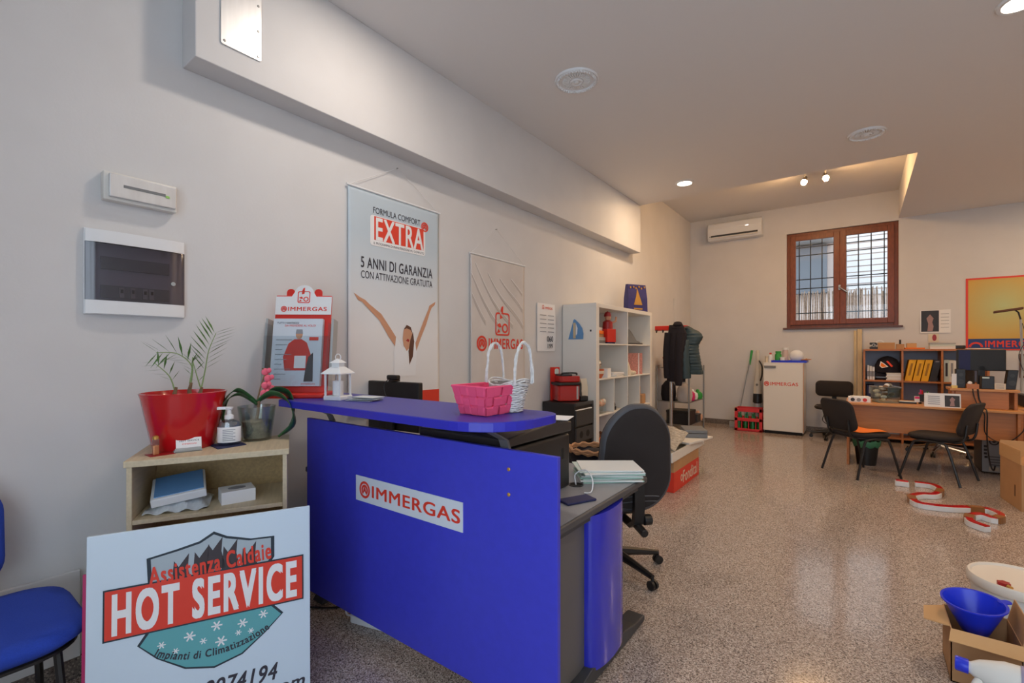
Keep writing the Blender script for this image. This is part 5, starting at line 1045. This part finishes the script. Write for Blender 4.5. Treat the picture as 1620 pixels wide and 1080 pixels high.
t = shelfthing('red_folder', 'orange-red folder lying flat on the shelf unit', 'folder', 1446, 9.12, TZ, .1); MB().box(-.11, .11, -.08, .08, 0, .02).build('folder_cover', 'orange', t, bevel=.002); MB().box(-.105, .105, -.078, .075, .004, .016).build('pages', 'white_paper', t)
t = shelfthing('square_carton', 'square brown carton on the orange-red folder', 'box', 1442, 9.14, TZ + .0205); MB().box(-.055, .055, -.05, .05, 0, .065).build('carton', 'cardboard_light', t); MB().box(-.01, .01, -.051, .051, .064, .066).build('tape_strip', 'tape', t)
for i in range(4):
    t = shelfthing('paper_pile', ['lowest', 'second', 'third', 'topmost'][i] + ' grey paper tray layer on the shelf unit', 'papers', 1492, 9.14, TZ + i * .022, .04 * math.sin(i * 3), 'paper layers on the shelf unit'); MB().box(-.15, .12, -.1, .1, 0, .021).build('paper_block', ['white_paper', 'offwhite', 'folder_pale', 'grey_plastic'][i], t, bevel=.001)
t = shelfthing('spectacle_case', 'black oblong case at the right of the paper layers', 'case', 1517, 9.12, TZ); MB().prismz(rrect(-.07, -.035, .07, .035, .03), 0, .05).build('case_body', 'black_plastic', t, bevel=.012, seg=3); MB().prismz(rrect(-.071, -.036, .071, .036, .03), .024, .027).build('case_seam', 'dark_grey', t)
t = shelfthing('loose_papers', 'loose white papers on the right end of the shelf unit', 'papers', 1545, 9.12, TZ); MB().box(-.12, .12, -.09, .09, 0, .006).build('paper_block', 'white_paper', t); MB().bc((.01, 0, .0085), (.2, .16, .005), (0, 0, .2)).build('paper_block', 'offwhite', t)
SZ_ = .93
for i in range(3):
    t = shelfthing('white_binder', ['leftmost', 'second', 'third'][i] + ' small white booklet in the left compartment', 'book', 1373.5 + 4.2 * i, 9.07, SZ_, 0, 'booklets in the left compartment'); MB().box(-.014, .014, 0, .2, 0, .22 - .012 * i).build('cover', 'white_paper', t, bevel=.002); MB().box(-.0145, .0145, -.0006, 0, .05, .13).build('spine_print', 'grey_print', t)
t = shelfthing('baseball_hat', 'black cap with orange crest lying in the left compartment', 'cap', 1404, 9.15, SZ_ + .114); k = MB(); 
MB().lathe([(.15, .0), (.158, .03), (.15, .12), (.11, .2), (.05, .24), (.001, .25)], n=24, sy=.85).build('cap_crown', 'black_jacket', t, smooth=True); MB().prismz([(.06, -.1), (.16, -.1), (.2, -.04), (.14, .02), (.04, .0)], .0, .012).build('cap_peak', 'black_jacket', t)
wp = lambda x, z_: -.158 + .75 * max(0, z_ - .05) ** 1.25 + 1.1 * x * x
MB().prism([(-.1, .1), (-.085, .17), (-.045, .14), (.005, .09), (-.07, .07)], -.012, -.006, wp).build('crest_border', 'white_paper', t); MB().prism([(-.088, .105), (-.077, .15), (-.045, .125), (-.015, .093), (-.065, .082)], -.015, -.011, wp).build('crest', 'orange', t); MB().prism([(-.02, .17), (.0, .18), (.06, .1), (.04, .085)], -.012, -.006, wp).build('red_stripe', 'red_print', t)
t = shelfthing('black_pouch', 'black pouch under the cap in the left compartment', 'pouch', 1396, 9.13, SZ_); MB().bc((-.01, .02, .055), (.14, .16, .11)).build('pouch_body', 'black_jacket', t, bevel=.02, seg=3); MB().box(-.09, .05, -.062, -.058, .04, .046).build('zip', 'steel', t)
for i in range(5):
    t = shelfthing('paper_stack', ['lowest', 'second', 'middle', 'fourth', 'topmost'][i] + ' white paper bundle of the pile under the black cap', 'papers', 1415 + (i % 2), 9.1, SZ_ + .0225 * i, .05 * math.sin(2 * i), 'paper bundles in the left compartment'); MB().box(-.1, .08, -.09, .08, 0, .0215).build('paper_block', 'white_paper' if i % 2 else 'offwhite', t, bevel=.001)
for i in range(4):
    t = shelfthing('yellow_binder' if i < 3 else 'black_binder', ['leftmost yellow binder on the middle shelf', 'middle yellow binder on the middle shelf', 'rightmost yellow binder on the middle shelf', 'dark binder beside the yellow binders'][i], 'binder', 1436.5 + i * 13.0, 9.03, SZ_, 0, 'leaning binders')
    w_ = .08; sl = .055; m_ = 'yellow' if i < 3 else 'photo_dark'
    MB().add([(-w_ / 2, 0, .0), (w_ / 2, 0, 0), (w_ / 2, .28, 0), (-w_ / 2, .28, 0), (-w_ / 2 + sl, 0, .31), (w_ / 2 + sl, 0, .31), (w_ / 2 + sl, .28, .31), (-w_ / 2 + sl, .28, .31)], [(3, 2, 1, 0), (4, 5, 6, 7), (0, 1, 5, 4), (1, 2, 6, 5), (2, 3, 7, 6), (3, 0, 4, 7)]).build('binder_cover', m_, t, bevel=.003)
    if i < 3: MB().add([(-.012 + sl * .25, -.0012, .08), (.012 + sl * .25, -.0012, .08), (.012 + sl * .85, -.0012, .26), (-.012 + sl * .85, -.0012, .26)], [(0, 1, 2, 3)]).build('spine_print', mat('ochre_print', '#a8741a', .6), t, solid=.001)
    else: MB().add([(-.02 + sl * .9, -.0012, .28), (.02 + sl * .9, -.0012, .28), (.02 + sl * .95, -.0012, .295), (-.02 + sl * .95, -.0012, .295)], [(0, 1, 2, 3)]).build('spine_print', 'grey_print', t, solid=.001)
for i in range(4):
    t = shelfthing('white_binder', ['first', 'second', 'third', 'fourth'][i] + ' pale binder from the left in the right compartment', 'binder', 1497.5 + i * 8.5, 9.03, SZ_, 0, 'pale binders in the right compartment'); MB().box(-.028, .028, 0, .28, 0, .315 - .006 * i).build('binder_cover', ['folder_pale', 'offwhite', 'white_paper', 'offwhite'][i], t, bevel=.003); MB().box(-.012, .012, -.001, 0, .08, .27).build('spine_print', 'dark_print' if i == 0 else 'grey_print', t)
t = shelfthing('blue_folder', 'dark blue folder standing in the lower left compartment', 'folder', 1377, 9.05, .52); MB().box(-.05, .05, 0, .28, 0, .33).build('folder_cover', 'navy', t, bevel=.003); MB().box(-.02, .02, -.001, 0, .2, .3).build('spine_label', 'grey_print', t)
# ------------------------------------------------------------------ beech desk
dk = thing('beech_desk', 'beech office desk with front panel at the back of the room', 'desk', (.6, 7.3, 0))
dx0, dx1, dy0, dy1 = -.142, 1.36, 6.95, 7.72
B('desktop', 'beech_edge', dk, dx0, dx1, dy0, dy1, .725, .75, bevel=.004); B('front_panel', 'beech', dk, dx0 + .04, dx1 - .06, 7.02, 7.04, .42, .725)
B('side_panel', 'beech', dk, dx0 + .01, dx0 + .035, dy0 + .02, dy1 - .05, 0, .725); B('side_panel', 'beech', dk, dx1 - .06, dx1 - .035, dy0 + .02, dy1 - .05, 0, .725)
rs = thing('monitor_riser', 'beech monitor riser standing on the right of the desk', 'monitor stand', (1.07, 7.25, .75))
B('riser_top', 'beech_edge', rs, .8, 1.34, 7.08, 7.42, .935, .96); B('riser_front', 'beech', rs, .845, 1.26, 7.1, 7.118, .751, .935); B('riser_leg', 'beech', rs, 1.3, 1.325, 7.1, 7.4, .751, .935); B('riser_leg', 'beech', rs, .82, .845, 7.12, 7.4, .751, .935)
RT = .96
mn = thing('desk_monitor', 'black flat monitor on the beech riser', 'monitor', (1.08, 7.34, RT), R(6))
MB().box(-.2, .2, -.03, .02, .19, .43).build('screen_housing', 'black_plastic', mn, bevel=.008); MB().box(-.185, -.09, -.0315, -.03, .2, .42).build('side_grille', 'navy', mn); MB().box(-.18, .18, .02, .022, .21, .41).build('screen', 'black_matte', mn)
MB().box(-.03, .03, -.03, .0, .01, .25).build('stand_neck', 'black_plastic', mn, bevel=.003); MB().lathe([(.001, 0), (.11, 0), (.11, .01), (.03, .02), (.001, .02)], n=24, sy=.7).build('stand_foot', 'black_plastic', mn, smooth=True)
for x, lb, dx in ((.90, 'left black loudspeaker beside the desk monitor', 0), (1.285, 'right black loudspeaker beside the desk monitor', .015)):
    t = thing('desk_speaker', lb, 'loudspeaker', (x, 7.22, RT), 0, 'desk loudspeakers'); MB().loft([[(-.04 + q, -.04, z_), (.04 + q, -.04, z_), (.04 + q, .06, z_), (-.04 + q, .06, z_)] for q, z_ in ((0, 0), (dx * 1.5, .21))]).build('speaker_cabinet', 'black_plastic', t, bevel=.006); MB().cyl((dx, -.041, .07), (dx, -.044, .07), .028, n=16).build('cone', 'dark_grey', t); MB().cyl((dx, -.041, .15), (dx, -.044, .15), .02, n=16).build('cone', 'dark_grey', t)
t = thing('router_box', 'black box with pale label under the desk monitor', 'electronics', (1.11, 7.19, RT)); MB().box(-.05, .05, -.05, .05, 0, .14).build('case', 'black_plastic', t, bevel=.004); MB().box(-.045, .01, -.0512, -.05, .115, .13).build('label', 'folder_pale', t)
t = thing('note_card', 'pale printed card leaning on the right loudspeaker', 'card', (1.20, 7.13, RT), 0); MB().box(-.042, .042, 0, .004, 0, .065).build('card_sheet', 'cream', t); 
for i in range(4): MB().box(-.033, .03, -.0006, 0, .012 + .012 * i, .016 + .012 * i).build('text_line', 'grey_print', t)
t = thing('wood_block', 'small wooden pen box under the monitor', 'box', (1.0, 7.16, RT)); MB().box(-.06, .04, -.03, .03, 0, .05).build('box_body', 'beech', t, bevel=.002); MB().sphere((-.03, 0, .06), (.02, .015, .02), 8, 6).build('contents', 'white_paper', t)
t = thing('letter_rack', 'small metal letter rack with cards on the riser corner', 'letter rack', (.835, 7.14, RT)); MB().box(-.02, .03, -.03, .03, 0, .03).build('rack_base', 'gold', t); MB().box(-.015, .025, -.005, .0, .03, .16).build('card_sheet', 'white_paper', t)
D = .75
def dthing(name, label, cat, px, py, rz_=0):
    p_ = Zp(px, py, D); return thing(name, label, cat, (p_.x, p_.y - .0, D), rz_)
t = thing('photo_tray', 'white tray printed with small portraits on the desk left', 'tray', (-.0, 7.2, D), 0); MB().box(-.12, .1, -.1, .1, 0, .055).build('tray_body', 'white_paper', t, bevel=.002)
for i in range(3): MB().prism(ell(-.075 + i * .06, .028, .022, .022, 14), -.1012, -.1).build('portrait', ('photo_dark', 'grey_print', 'red')[i], t)
MB().bc((.0, 0, .06), (.18, .15, .008), (0, 0, .2)).build('loose_sheet', 'white_paper', t)
t = thing('glass_jar_box', 'square glass container filled with shells on the desk', 'glass container', (.24, 7.25, D), R(20)); k = MB()
k.loft([[(-a_, -a_, z_), (a_, -a_, z_), (a_, a_, z_), (-a_, a_, z_)] for a_, z_ in ((.1, 0), (.115, .19))], caps=False).build('glass_walls', 'pot_glass', t, solid=.005); MB().box(-.098, .098, -.098, .098, 0, .012).build('glass_floor', 'grey_plastic', t); MB().tube([(-.117, -.117, .19), (.117, -.117, .19), (.117, .117, .19), (-.117, .117, .19)], .006, 6, closed=True).build('rim', 'steel', t)
for i in range(16): MB().sphere((rnd.uniform(-.07, .07), rnd.uniform(-.07, .07), .03 + .012 * i + rnd.uniform(0, .01)), (rnd.uniform(.02, .04), .03, .022), 8, 6).build('shell', ('cream', 'stem_brown', 'moss', 'white_paper')[i % 4], t, smooth=True)
t = thing('pen_holder', 'black pen cup with pink and green pens on the desk', 'pen holder', (.60, 7.3, D)); MB().box(-.04, .04, -.035, .035, .03, .115).build('cup', 'black_plastic', t, bevel=.003); MB().cyl((0, 0, 0), (0, 0, .03), .05, n=20).build('base', 'chrome', t); MB().box(-.085, -.04, -.03, .02, .02, .085).build('side_pad', 'white_paper', t); MB().box(-.084, -.041, -.0312, -.03, .06, .085).build('pink_note', 'magenta', t)
for i, (a_, b_) in enumerate((('magenta', -.02), ('red', -.01), ('green', .02), ('cream', .025), ('pink', -.025))): MB().cyl((b_, .01 * (i - 2), .05), (b_ * 1.6, .012 * (i - 2), .17 - .01 * i), .006, n=8).build('pen', a_, t)
t = thing('key_tray', 'flat dark tray between glass container and pen cup', 'tray', (.45, 7.28, D)); MB().box(-.09, .08, -.06, .06, 0, .02).build('tray_body', 'black_plastic', t, bevel=.003); MB().box(-.08, .07, -.05, .05, .02, .024).build('tray_sheet', 'offwhite', t)
t = thing('desk_calendar', 'white tent calendar with a dark photo on the desk', 'calendar', (.73, 7.03, D), R(-2)); MB().add([(-.15, -.04, 0), (.15, -.04, 0), (.15, 0, .15), (-.15, 0, .15), (-.15, .045, 0), (.15, .045, 0)], [(0, 1, 2, 3), (3, 2, 5, 4)]).build('tent_card', 'white_paper', t, solid=.003)
tl = math.atan2(.04, .15)
o = MB().prism(rect(.02, .01, .14, .135), -.002, 0).build('photo', 'photo_dark', t); o.location = (0, -.0415, 0); o.rotation_euler = (-tl, 0, 0); o2 = MB().prism([(.06, .02), (.1, .02), (.095, .07), (.105, .095), (.08, .12), (.06, .09), (.068, .06)], -.003, -.002).build('photo_figure', 'photo_rose', t); o2.location = (0, -.0415, 0); o2.rotation_euler = (-tl, 0, 0)
for i in range(5): o = MB().prism(rect(-.12, .03 + i * .022, -.02, .036 + i * .022), -.002, 0).build('text_line', 'grey_print', t); o.location = (0, -.0415, 0); o.rotation_euler = (-tl, 0, 0)
# cables hanging at the desk
for i, (pp, lb) in enumerate((([(1.02, 7.07, .962), (1.03, 7.065, .85), (1.06, 7.03, .765), (1.07, 6.93, .72), (1.07, 6.93, .45), (1.1, 7.0, .2), (1.18, 7.33, .05), (1.2, 7.36, .1)], 'long black cable hanging down the desk front'), ([(.98, 7.07, .962), (.99, 7.06, .88), (1.02, 7.02, .765), (1.05, 6.93, .7), (1.06, 6.93, .5), (1.2, 6.95, .42), (1.33, 6.94, .55), (1.34, 6.93, .7)], 'thin black cable drooping across the desk front'))):
    o = MB().tube(cr(pp, 8), .007 if i == 0 else .005, 6).build('power_cable', 'black_plastic', smooth=True); tag(o, lb, 'cable')
# PC tower
pcw = thing('computer_tower', 'computer tower under the desk seen from its rear', 'computer', (1.19, 7.42, 0), 0)
MB().box(-.09, .09, 0, .44, .008, .42).build('case', 'black_plastic', pcw, bevel=.004); MB().box(-.085, .085, -.003, 0, .015, .415).build('rear_plate', 'grey_plastic', pcw); MB().ring(.01, .36, .042, .03, -.006, -.003, 20).ring(.01, .36, .015, .0, -.006, -.003, 12).build('fan_grille', 'dark_grey', pcw)
for i, (a_, z_) in enumerate(((-.06, .3), (-.06, .26), (-.06, .22), (-.055, .18))): MB().box(a_ - .012, a_ + .014, -.008, -.003, z_ - .012, z_ + .012).build('port', 'black_plastic', pcw)
for i in range(4): MB().box(-.03, .08, -.006, -.003, .09 + i * .03, .105 + i * .03).build('slot_cover', 'mid_grey', pcw)
MB().box(-.03, .05, -.005, -.003, .03, .075).build('label', 'cream', pcw)
for y in (.05, .38): MB().box(-.085, .085, y - .015, y + .015, 0, .008).build('foot', 'black_matte', pcw)
# waste bin
wbn = thing('waste_bin', 'black waste bin with green liner bag under the desk', 'waste bin', (.06, 7.12, 0)); MB().lathe([(.001, 0), (.095, 0), (.125, .28), (.12, .28), (.09, .01), (.001, .01)], n=24).build('bin_body', 'black_plastic', wbn, smooth=True)
k = MB(); rg = []
for r_, z_ in ((.1, .22), (.122, .27), (.135, .295), (.14, .28), (.135, .235), (.128, .22)): rg.append([((r_ + .006 * math.sin(j * 2.7 + z_ * 40)) * math.cos(2 * PI * j / 28), (r_ + .006 * math.sin(j * 2.7 + z_ * 40)) * math.sin(2 * PI * j / 28), z_ + .012 * math.sin(j * 1.9)) for j in range(28)])
k.loft(rg, caps=False).build('liner_bag', 'bag_green', wbn, smooth=True)
# ------------------------------------------------------------------ visitor chairs
def iso_chair(name, label, x, y, rz_):
    t = thing(name, label, 'chair', (x, y, 0), rz_, 'black visitor chairs at the beech desk')
    seatpad(.47, .44, .435, .485, .14).build('seat', 'black_fabric', t, smooth=True, ang=60); seatpad(.44, .41, .42, .44, .14).build('seat_shell', 'black_plastic', t, smooth=True)
    pts = rrect(-.225, 0, .225, .34, .09, 8); cv = lambda x_, z_: -.25 - .09 * (z_ / .34) + .55 * x_ * x_
    MB().loft([[(x_ * s, cv(x_, z_) + y_, .5 + .17 + (z_ - .17) * s) for x_, z_ in pts] for s, y_ in ((.9, .035), (1, .022), (1, .0), (.95, -.012))]).build('backrest', 'black_fabric', t, smooth=True, ang=60)
    for sx__ in (-1, 1):
        MB().tube(cr([(sx__ * .255, -.255, 0), (sx__ * .225, -.15, .36), (sx__ * .22, -.1, .415), (sx__ * .22, 0, .425)], 6), .0125, 8).build('leg', 'black_plastic', t, smooth=True)
        MB().tube(cr([(sx__ * .22, 0, .425), (sx__ * .22, .1, .415), (sx__ * .225, .15, .36), (sx__ * .245, .255, 0)], 6), .0125, 8).build('leg', 'black_plastic', t, smooth=True)
        MB().tube(cr([(sx__ * .15, -.05, .425), (sx__ * .15, -.2, .43), (sx__ * .15, -.255, .48), (sx__ * .15, -.275, .62)], 6), .011, 8).build('back_support', 'black_plastic', t, smooth=True)
    return t
iso_chair('visitor_chair', 'black visitor chair with an orange cloth on its seat', .0, 6.54, R(-49)); iso_chair('visitor_chair', 'black visitor chair with bare seat turned toward its neighbour', .67, 6.78, R(67))
t = thing('orange_cloth', 'orange cloth lying on the seat of the left visitor chair', 'cloth', (0, 6.54, .4855), R(-49)); MB().grid(lambda u, v: (-.2 + u * .4, -.17 + v * .3, .004 + .012 * math.sin(u * 6) * math.sin(v * 5 + .5) + .01 * v * (1 - v) + .008), 14, 12).build('cloth_sheet', 'orange', t, solid=.006, smooth=True)
# task chair left behind the desk, chrome chair behind the desk
tk = thing('task_chair', 'small black task chair left of the beech desk', 'office chair', (-.36, 8.86, 0), R(175)); star_base(tk, 'black_plastic', .27, R(10)); seatpad(.44, .42, .46, .52, .15).build('seat', 'black_fabric', tk, smooth=True, ang=60)
pts = rrect(-.25, 0, .25, .25, .07, 8); MB().loft([[(x * s, y_ - .25, .64 + .125 + (z_ - .125) * s) for x, z_ in pts] for s, y_ in ((.9, .04), (1, .02), (1, -.01), (.92, -.025))]).build('backrest', 'black_fabric', tk, smooth=True, ang=60); MB().box(-.03, .03, -.3, -.27, .4, .75).box(-.03, .03, -.28, 0, .4, .43).build('back_arm', 'black_plastic', tk)
MB().tube(cr([(.05, .1, .45), (.1, .14, .3), (.02, .12, .22)], 5), .006, 6).build('lever', 'black_plastic', tk)
ck = thing('executive_chair', 'black chair with chrome star base behind the beech desk', 'office chair', (.84, 8.38, 0), R(90)); star_base(ck, 'chrome', .32, R(20)); seatpad(.5, .5, .46, .55, .15).build('seat', 'black_fabric', ck, smooth=True, ang=60)
pts = rrect(-.24, 0, .24, .72, .18, 8); MB().loft([[(x * s, y_ - .27, .58 + .36 + (z_ - .36) * s) for x, z_ in pts] for s, y_ in ((.9, .05), (1, .03), (1, -.02), (.9, -.04))]).build('backrest', 'black_fabric', ck, smooth=True, ang=60); MB().box(-.04, .04, -.3, -.26, .43, .8).box(-.04, .04, -.28, 0, .42, .46).build('back_arm', 'chrome', ck)
# ------------------------------------------------------------------ right edge: lamp, side table, large carton
dl = thing('arm_lamp', 'grey swing arm lamp with black head at the right edge', 'lamp', (1.62, 8.55, .72)); MB().tube([(0, 0, 0), (.015, 0, .5), (-.0, 0, 1.05)], .012, 8).build('upright', 'grey_plastic', dl); MB().tube([(0, 0, 1.05), (-.02, 0, 1.14), (-.05, 0, 1.17)], .009, 8).build('neck', 'black_plastic', dl); MB().loft([[(x, -.04, 1.165 + a_), (x, .04, 1.165 + a_), (x, .04, 1.195 + a_), (x, -.04, 1.195 + a_)] for x, a_ in ((-.24, -.03), (.02, .01))]).build('lamp_head', 'brown_dark', dl, bevel=.008); MB().lathe([(.001, 0), (.07, 0), (.06, .02), (.001, .03)], n=20).build('base', 'dark_grey', dl, smooth=True)
MB().tube(cr([(.012, -.015, 1.0), (.04, -.02, .8), (-.02, -.02, .6), (.02, -.02, .4)], 6), .004, 5).build('cable', 'black_plastic', dl)
st = thing('side_table', 'beech side table behind the large carton on the right', 'table', (1.85, 8.2, 0)); B('table_top', 'beech_edge', st, 1.45, 2.25, 7.75, 8.65, .69, .715); B('front_panel', 'beech', st, 1.5, 2.2, 7.8, 7.82, .2, .69)
for x in (1.48, 2.18):
    for y in (7.8, 8.58): B('leg', 'beech', st, x, x + .05, y, y + .05, 0, .69)
t = thing('black_printer', 'dark printer on the side table at the right edge', 'printer', (1.78, 8.1, .715)); MB().box(-.25, .2, -.2, .2, 0, .14).build('printer_body', 'black_plastic', t, bevel=.01); MB().box(-.2, .15, -.21, -.2, .04, .08).build('paper_slot', 'grey_plastic', t)
pf = thing('framed_picture', 'dark wooden frame on the back wall at the right edge', 'picture', (1.86, BY - .02, 1.0)); MB().box(-.09, .35, 0, .02, 0, .03).box(-.09, .35, 0, .02, .3, .33).box(-.09, -.06, 0, .02, .03, .3).box(.32, .35, 0, .02, .03, .3).build('frame', 'brown_dark', pf); MB().box(-.06, .32, .01, .015, .03, .3).build('picture', 'newsprint', pf)
lc_ = thing('large_carton', 'large brown carton with open flap at the right edge', 'carton', (1.3, 6.05, 0), R(6))
MB().box(-.22, .3, -.22, .25, 0, .4).build('carton_body', 'cardboard', lc_, bevel=.003); MB().box(-.225, -.22, -.22, .25, .4, .52).build('flap', 'cardboard_light', lc_); MB().box(-.22, .3, .245, .25, .4, .54).build('flap', 'cardboard_light', lc_)
for i in range(3): MB().box(-.12 + i * .022, -.105 + i * .022, -.2212, -.22, .22, .25).build('print_mark', 'brown_dark', lc_)
MB().box(-.2212, -.22, -.1, -.08, .1, .2).build('print_mark', 'brown_dark', lc_)
# ------------------------------------------------------------------ red and white kerb strip on the floor
TP = [(.443, 6.26), (.577, 6.25), (.618, 6.08), (.56, 5.86), (.45, 5.78), (.375, 5.62), (.42, 5.43), (.604, 5.45), (.74, 5.53), (.87, 5.57), (.92, 5.43), (.86, 5.30), (.79, 5.36), (.71, 5.25), (.70, 5.10), (.775, 5.0)]
ks = thing('kerb_strip', 'winding red and white toy track strip on the floor', 'track', (.62, 5.6, 0))
q = cr([Vector((a_, b_, 0)) for a_, b_ in TP], 6)
def strip(pts, z0, z1, w_, m_, nm):
    rg = []
    for i, p_ in enumerate(pts):
        tg = (pts[min(i + 1, len(pts) - 1)] - pts[max(i - 1, 0)]).normalized(); nn = Vector((-tg.y, tg.x, 0)) * w_ / 2
        rg.append([(p_.x - nn.x, p_.y - nn.y, z0), (p_.x + nn.x, p_.y + nn.y, z0), (p_.x + nn.x, p_.y + nn.y, z1), (p_.x - nn.x, p_.y - nn.y, z1)])
    return MB().loft(rg).build(nm, m_, ks, w=True)
n = len(q); cuts = [0, 14, 31, 50, 64, 79, n - 1]
for a_, b_ in zip(cuts, cuts[1:]): strip(q[a_:b_ + 1], .002, .042, .055, 'white_plastic', 'white_segment'); strip(q[a_:b_ + 1], .042, .05, .042, 'red_gloss', 'red_top')
for c_ in cuts[1:-1]: strip(q[c_ - 2:c_ + 3], .001, .052, .06, 'tape', 'tape_band')
ke = thing('kerb_piece', 'short red and white track piece by the chair leg', 'track', (.34, 6.19, 0)); MB().box(-.055, .055, -.035, .03, .0, .05).build('white_segment', 'white_plastic', ke, bevel=.006); MB().box(-.05, .05, -.03, .025, .05, .06).build('red_top', 'red_gloss', ke, bevel=.004)
# ------------------------------------------------------------------ foreground right
fx = thing('open_carton', 'small open brown carton under the blue funnel', 'carton', (.41, 2.77, 0))
bx0, bx1, by0, by1, bz = .303, .512, 2.66, 2.9, .22
k = MB().box(bx0, bx1, by0, by0 + .004, 0, bz).box(bx0, bx1, by1 - .004, by1, 0, bz).box(bx0, bx0 + .004, by0, by1, 0, bz).box(bx1 - .004, bx1, by0, by1, 0, bz).box(bx0, bx1, by0, by1, 0, .005); k.build('carton_body', 'cardboard', fx, w=True)
MB().add([(bx0, by0, bz), (bx1, by0, bz), (bx1 + .002, by0 - .06, bz - .03), (bx0 - .012, by0 - .055, bz - .028)], [(0, 1, 2, 3)]).build('flap', 'cardboard_light', fx, w=True, solid=.004)
MB().add([(bx0, by0 + .02, bz), (bx0, by1 - .02, bz), (bx0 - .07, by1 - .05, bz - .01), (bx0 - .08, by0 + .06, bz - .012)], [(0, 1, 2, 3)]).build('flap', 'cardboard_light', fx, w=True, solid=.004)
MB().add([(bx1, by0, bz), (bx1, by1, bz), (bx1 + .02, by1, bz + .09), (bx1 + .02, by0 + .02, bz + .09)], [(0, 1, 2, 3)]).build('flap', 'cardboard', fx, w=True, solid=.004)
fc = Zp(1543, 950, .31)
fn = thing('blue_funnel', 'blue plastic funnel resting in the open carton', 'funnel', (fc.x + .005, fc.y + .03, .14), R(0))
FM = Matrix.Rotation(R(5), 4, 'X') @ Matrix.Rotation(R(-3), 4, 'Y')
MB().lathe([(.008, -.1), (.012, -.1), (.02, -.0), (.045, .03), (.1, .155), (.107, .158), (.107, .163), (.098, .162), (.04, .035), (.015, .0), (.008, -.1)], n=44, M=FM).build('cone', 'blue_plastic', fn, smooth=True); q = MB().prismz(rrect(.09, -.015, .135, .015, .012), .157, .161).build('hang_tab', 'blue_plastic', fn); q.matrix_local = FM @ Matrix.Rotation(R(25), 4, 'Z')
bkc = Zp(1610, 915, .28)
bt = thing('white_bucket', 'white lidded bucket behind the blue funnel', 'bucket', (bkc.x + .02, bkc.y + .06, 0)); MB().lathe([(.001, 0), (.155, 0), (.182, .235), (.001, .235)], n=40).build('bucket_body', 'offwhite', bt, smooth=True); MB().lathe([(.188, .215), (.192, .22), (.192, .252), (.186, .262), (.178, .262), (.172, .252), (.001, .25)], n=44).build('lid', mat('lid_cream', '#e2d9cc', .45), bt, smooth=True)
rl = Zp(1588, 918, .28)
t = thing('red_valve', 'small red valve knob lying on the bucket lid', 'valve knob', (rl.x, rl.y, .251)); MB().add([(math.cos(2 * PI * i / 12) * (.026 if i % 2 else .02), math.sin(2 * PI * i / 12) * (.026 if i % 2 else .02), z_) for z_ in (0.002, .022) for i in range(12)], [tuple(range(11, -1, -1)), tuple(range(12, 24))] + [(i, (i + 1) % 12, (i + 1) % 12 + 12, i + 12) for i in range(12)]).build('knob', 'red_dark', t, bevel=.002); MB().cyl((.01, -.02, .012), (.02, -.034, .01), .009, n=10).build('brass_stem', 'gold', t)
a_ = Zp(1512, 1036, .16); b_ = Zp(1640, 1085, .13)
jg = thing('white_jug', 'white plastic jug with blue cap lying before the carton', 'jug', (a_.x, a_.y - .08, .17)); d_ = Vector((1, -.12, -.02)).normalized(); 
M_ = d_.to_track_quat('Z', 'Y').to_matrix().to_4x4()
MB().lathe([(.001, .02), (.02, .02), (.022, .03), (.04, .055), (.062, .12), (.066, .18), (.066, .3), (.06, .31), (.001, .31)], n=28, sx=.75, M=M_).build('jug_body', 'offwhite', jg, smooth=True); MB().lathe([(.001, -.012), (.024, -.012), (.026, -.008), (.026, .026), (.001, .026)], n=24, M=M_).build('cap', 'blue_plastic', jg, smooth=True)
MB().tube(cr([(.05, -.03, -.03), (.04, -.06, -.045), (.09, -.085, -.05), (.17, -.085, -.045), (.2, -.06, -.03)], 5), .014, 10).build('handle', 'offwhite', jg, smooth=True); MB().lathe([(.0668, .16), (.0672, .165), (.0672, .26), (.0668, .265)], n=28, sx=.75, M=M_).build('label', mat('jug_label', '#8f87a0', .5), jg, smooth=True)
jb = thing('red_cap_bottle', 'bottle with red cap lying lowest at the bottom right', 'bottle', (a_.x - .03, a_.y - .17, .036)); M2 = Vector((1, -.1, 0)).normalized().to_track_quat('Z', 'Y').to_matrix().to_4x4(); MB().lathe([(.001, .03), (.014, .03), (.02, .05), (.036, .1), (.036, .28), (.001, .28)], n=22, M=M2).build('bottle_body', mat('bottle_peach', '#dcb7a4', .4), jb, smooth=True); MB().lathe([(.001, 0), (.018, 0), (.018, .034), (.001, .034)], n=18, M=M2).build('cap', 'red', jb, smooth=True)
jc = thing('flat_tin', 'low grey tin under the white jug', 'tin', (a_.x + .17, a_.y - .1, 0)); MB().lathe([(.001, 0), (.07, 0), (.07, .095), (.001, .095)], n=28).build('tin_body', 'grey_plastic', jc, smooth=True); MB().lathe([(.072, .09), (.072, .1), (.001, .1)], n=28).build('lid', 'steel', jc, smooth=True)
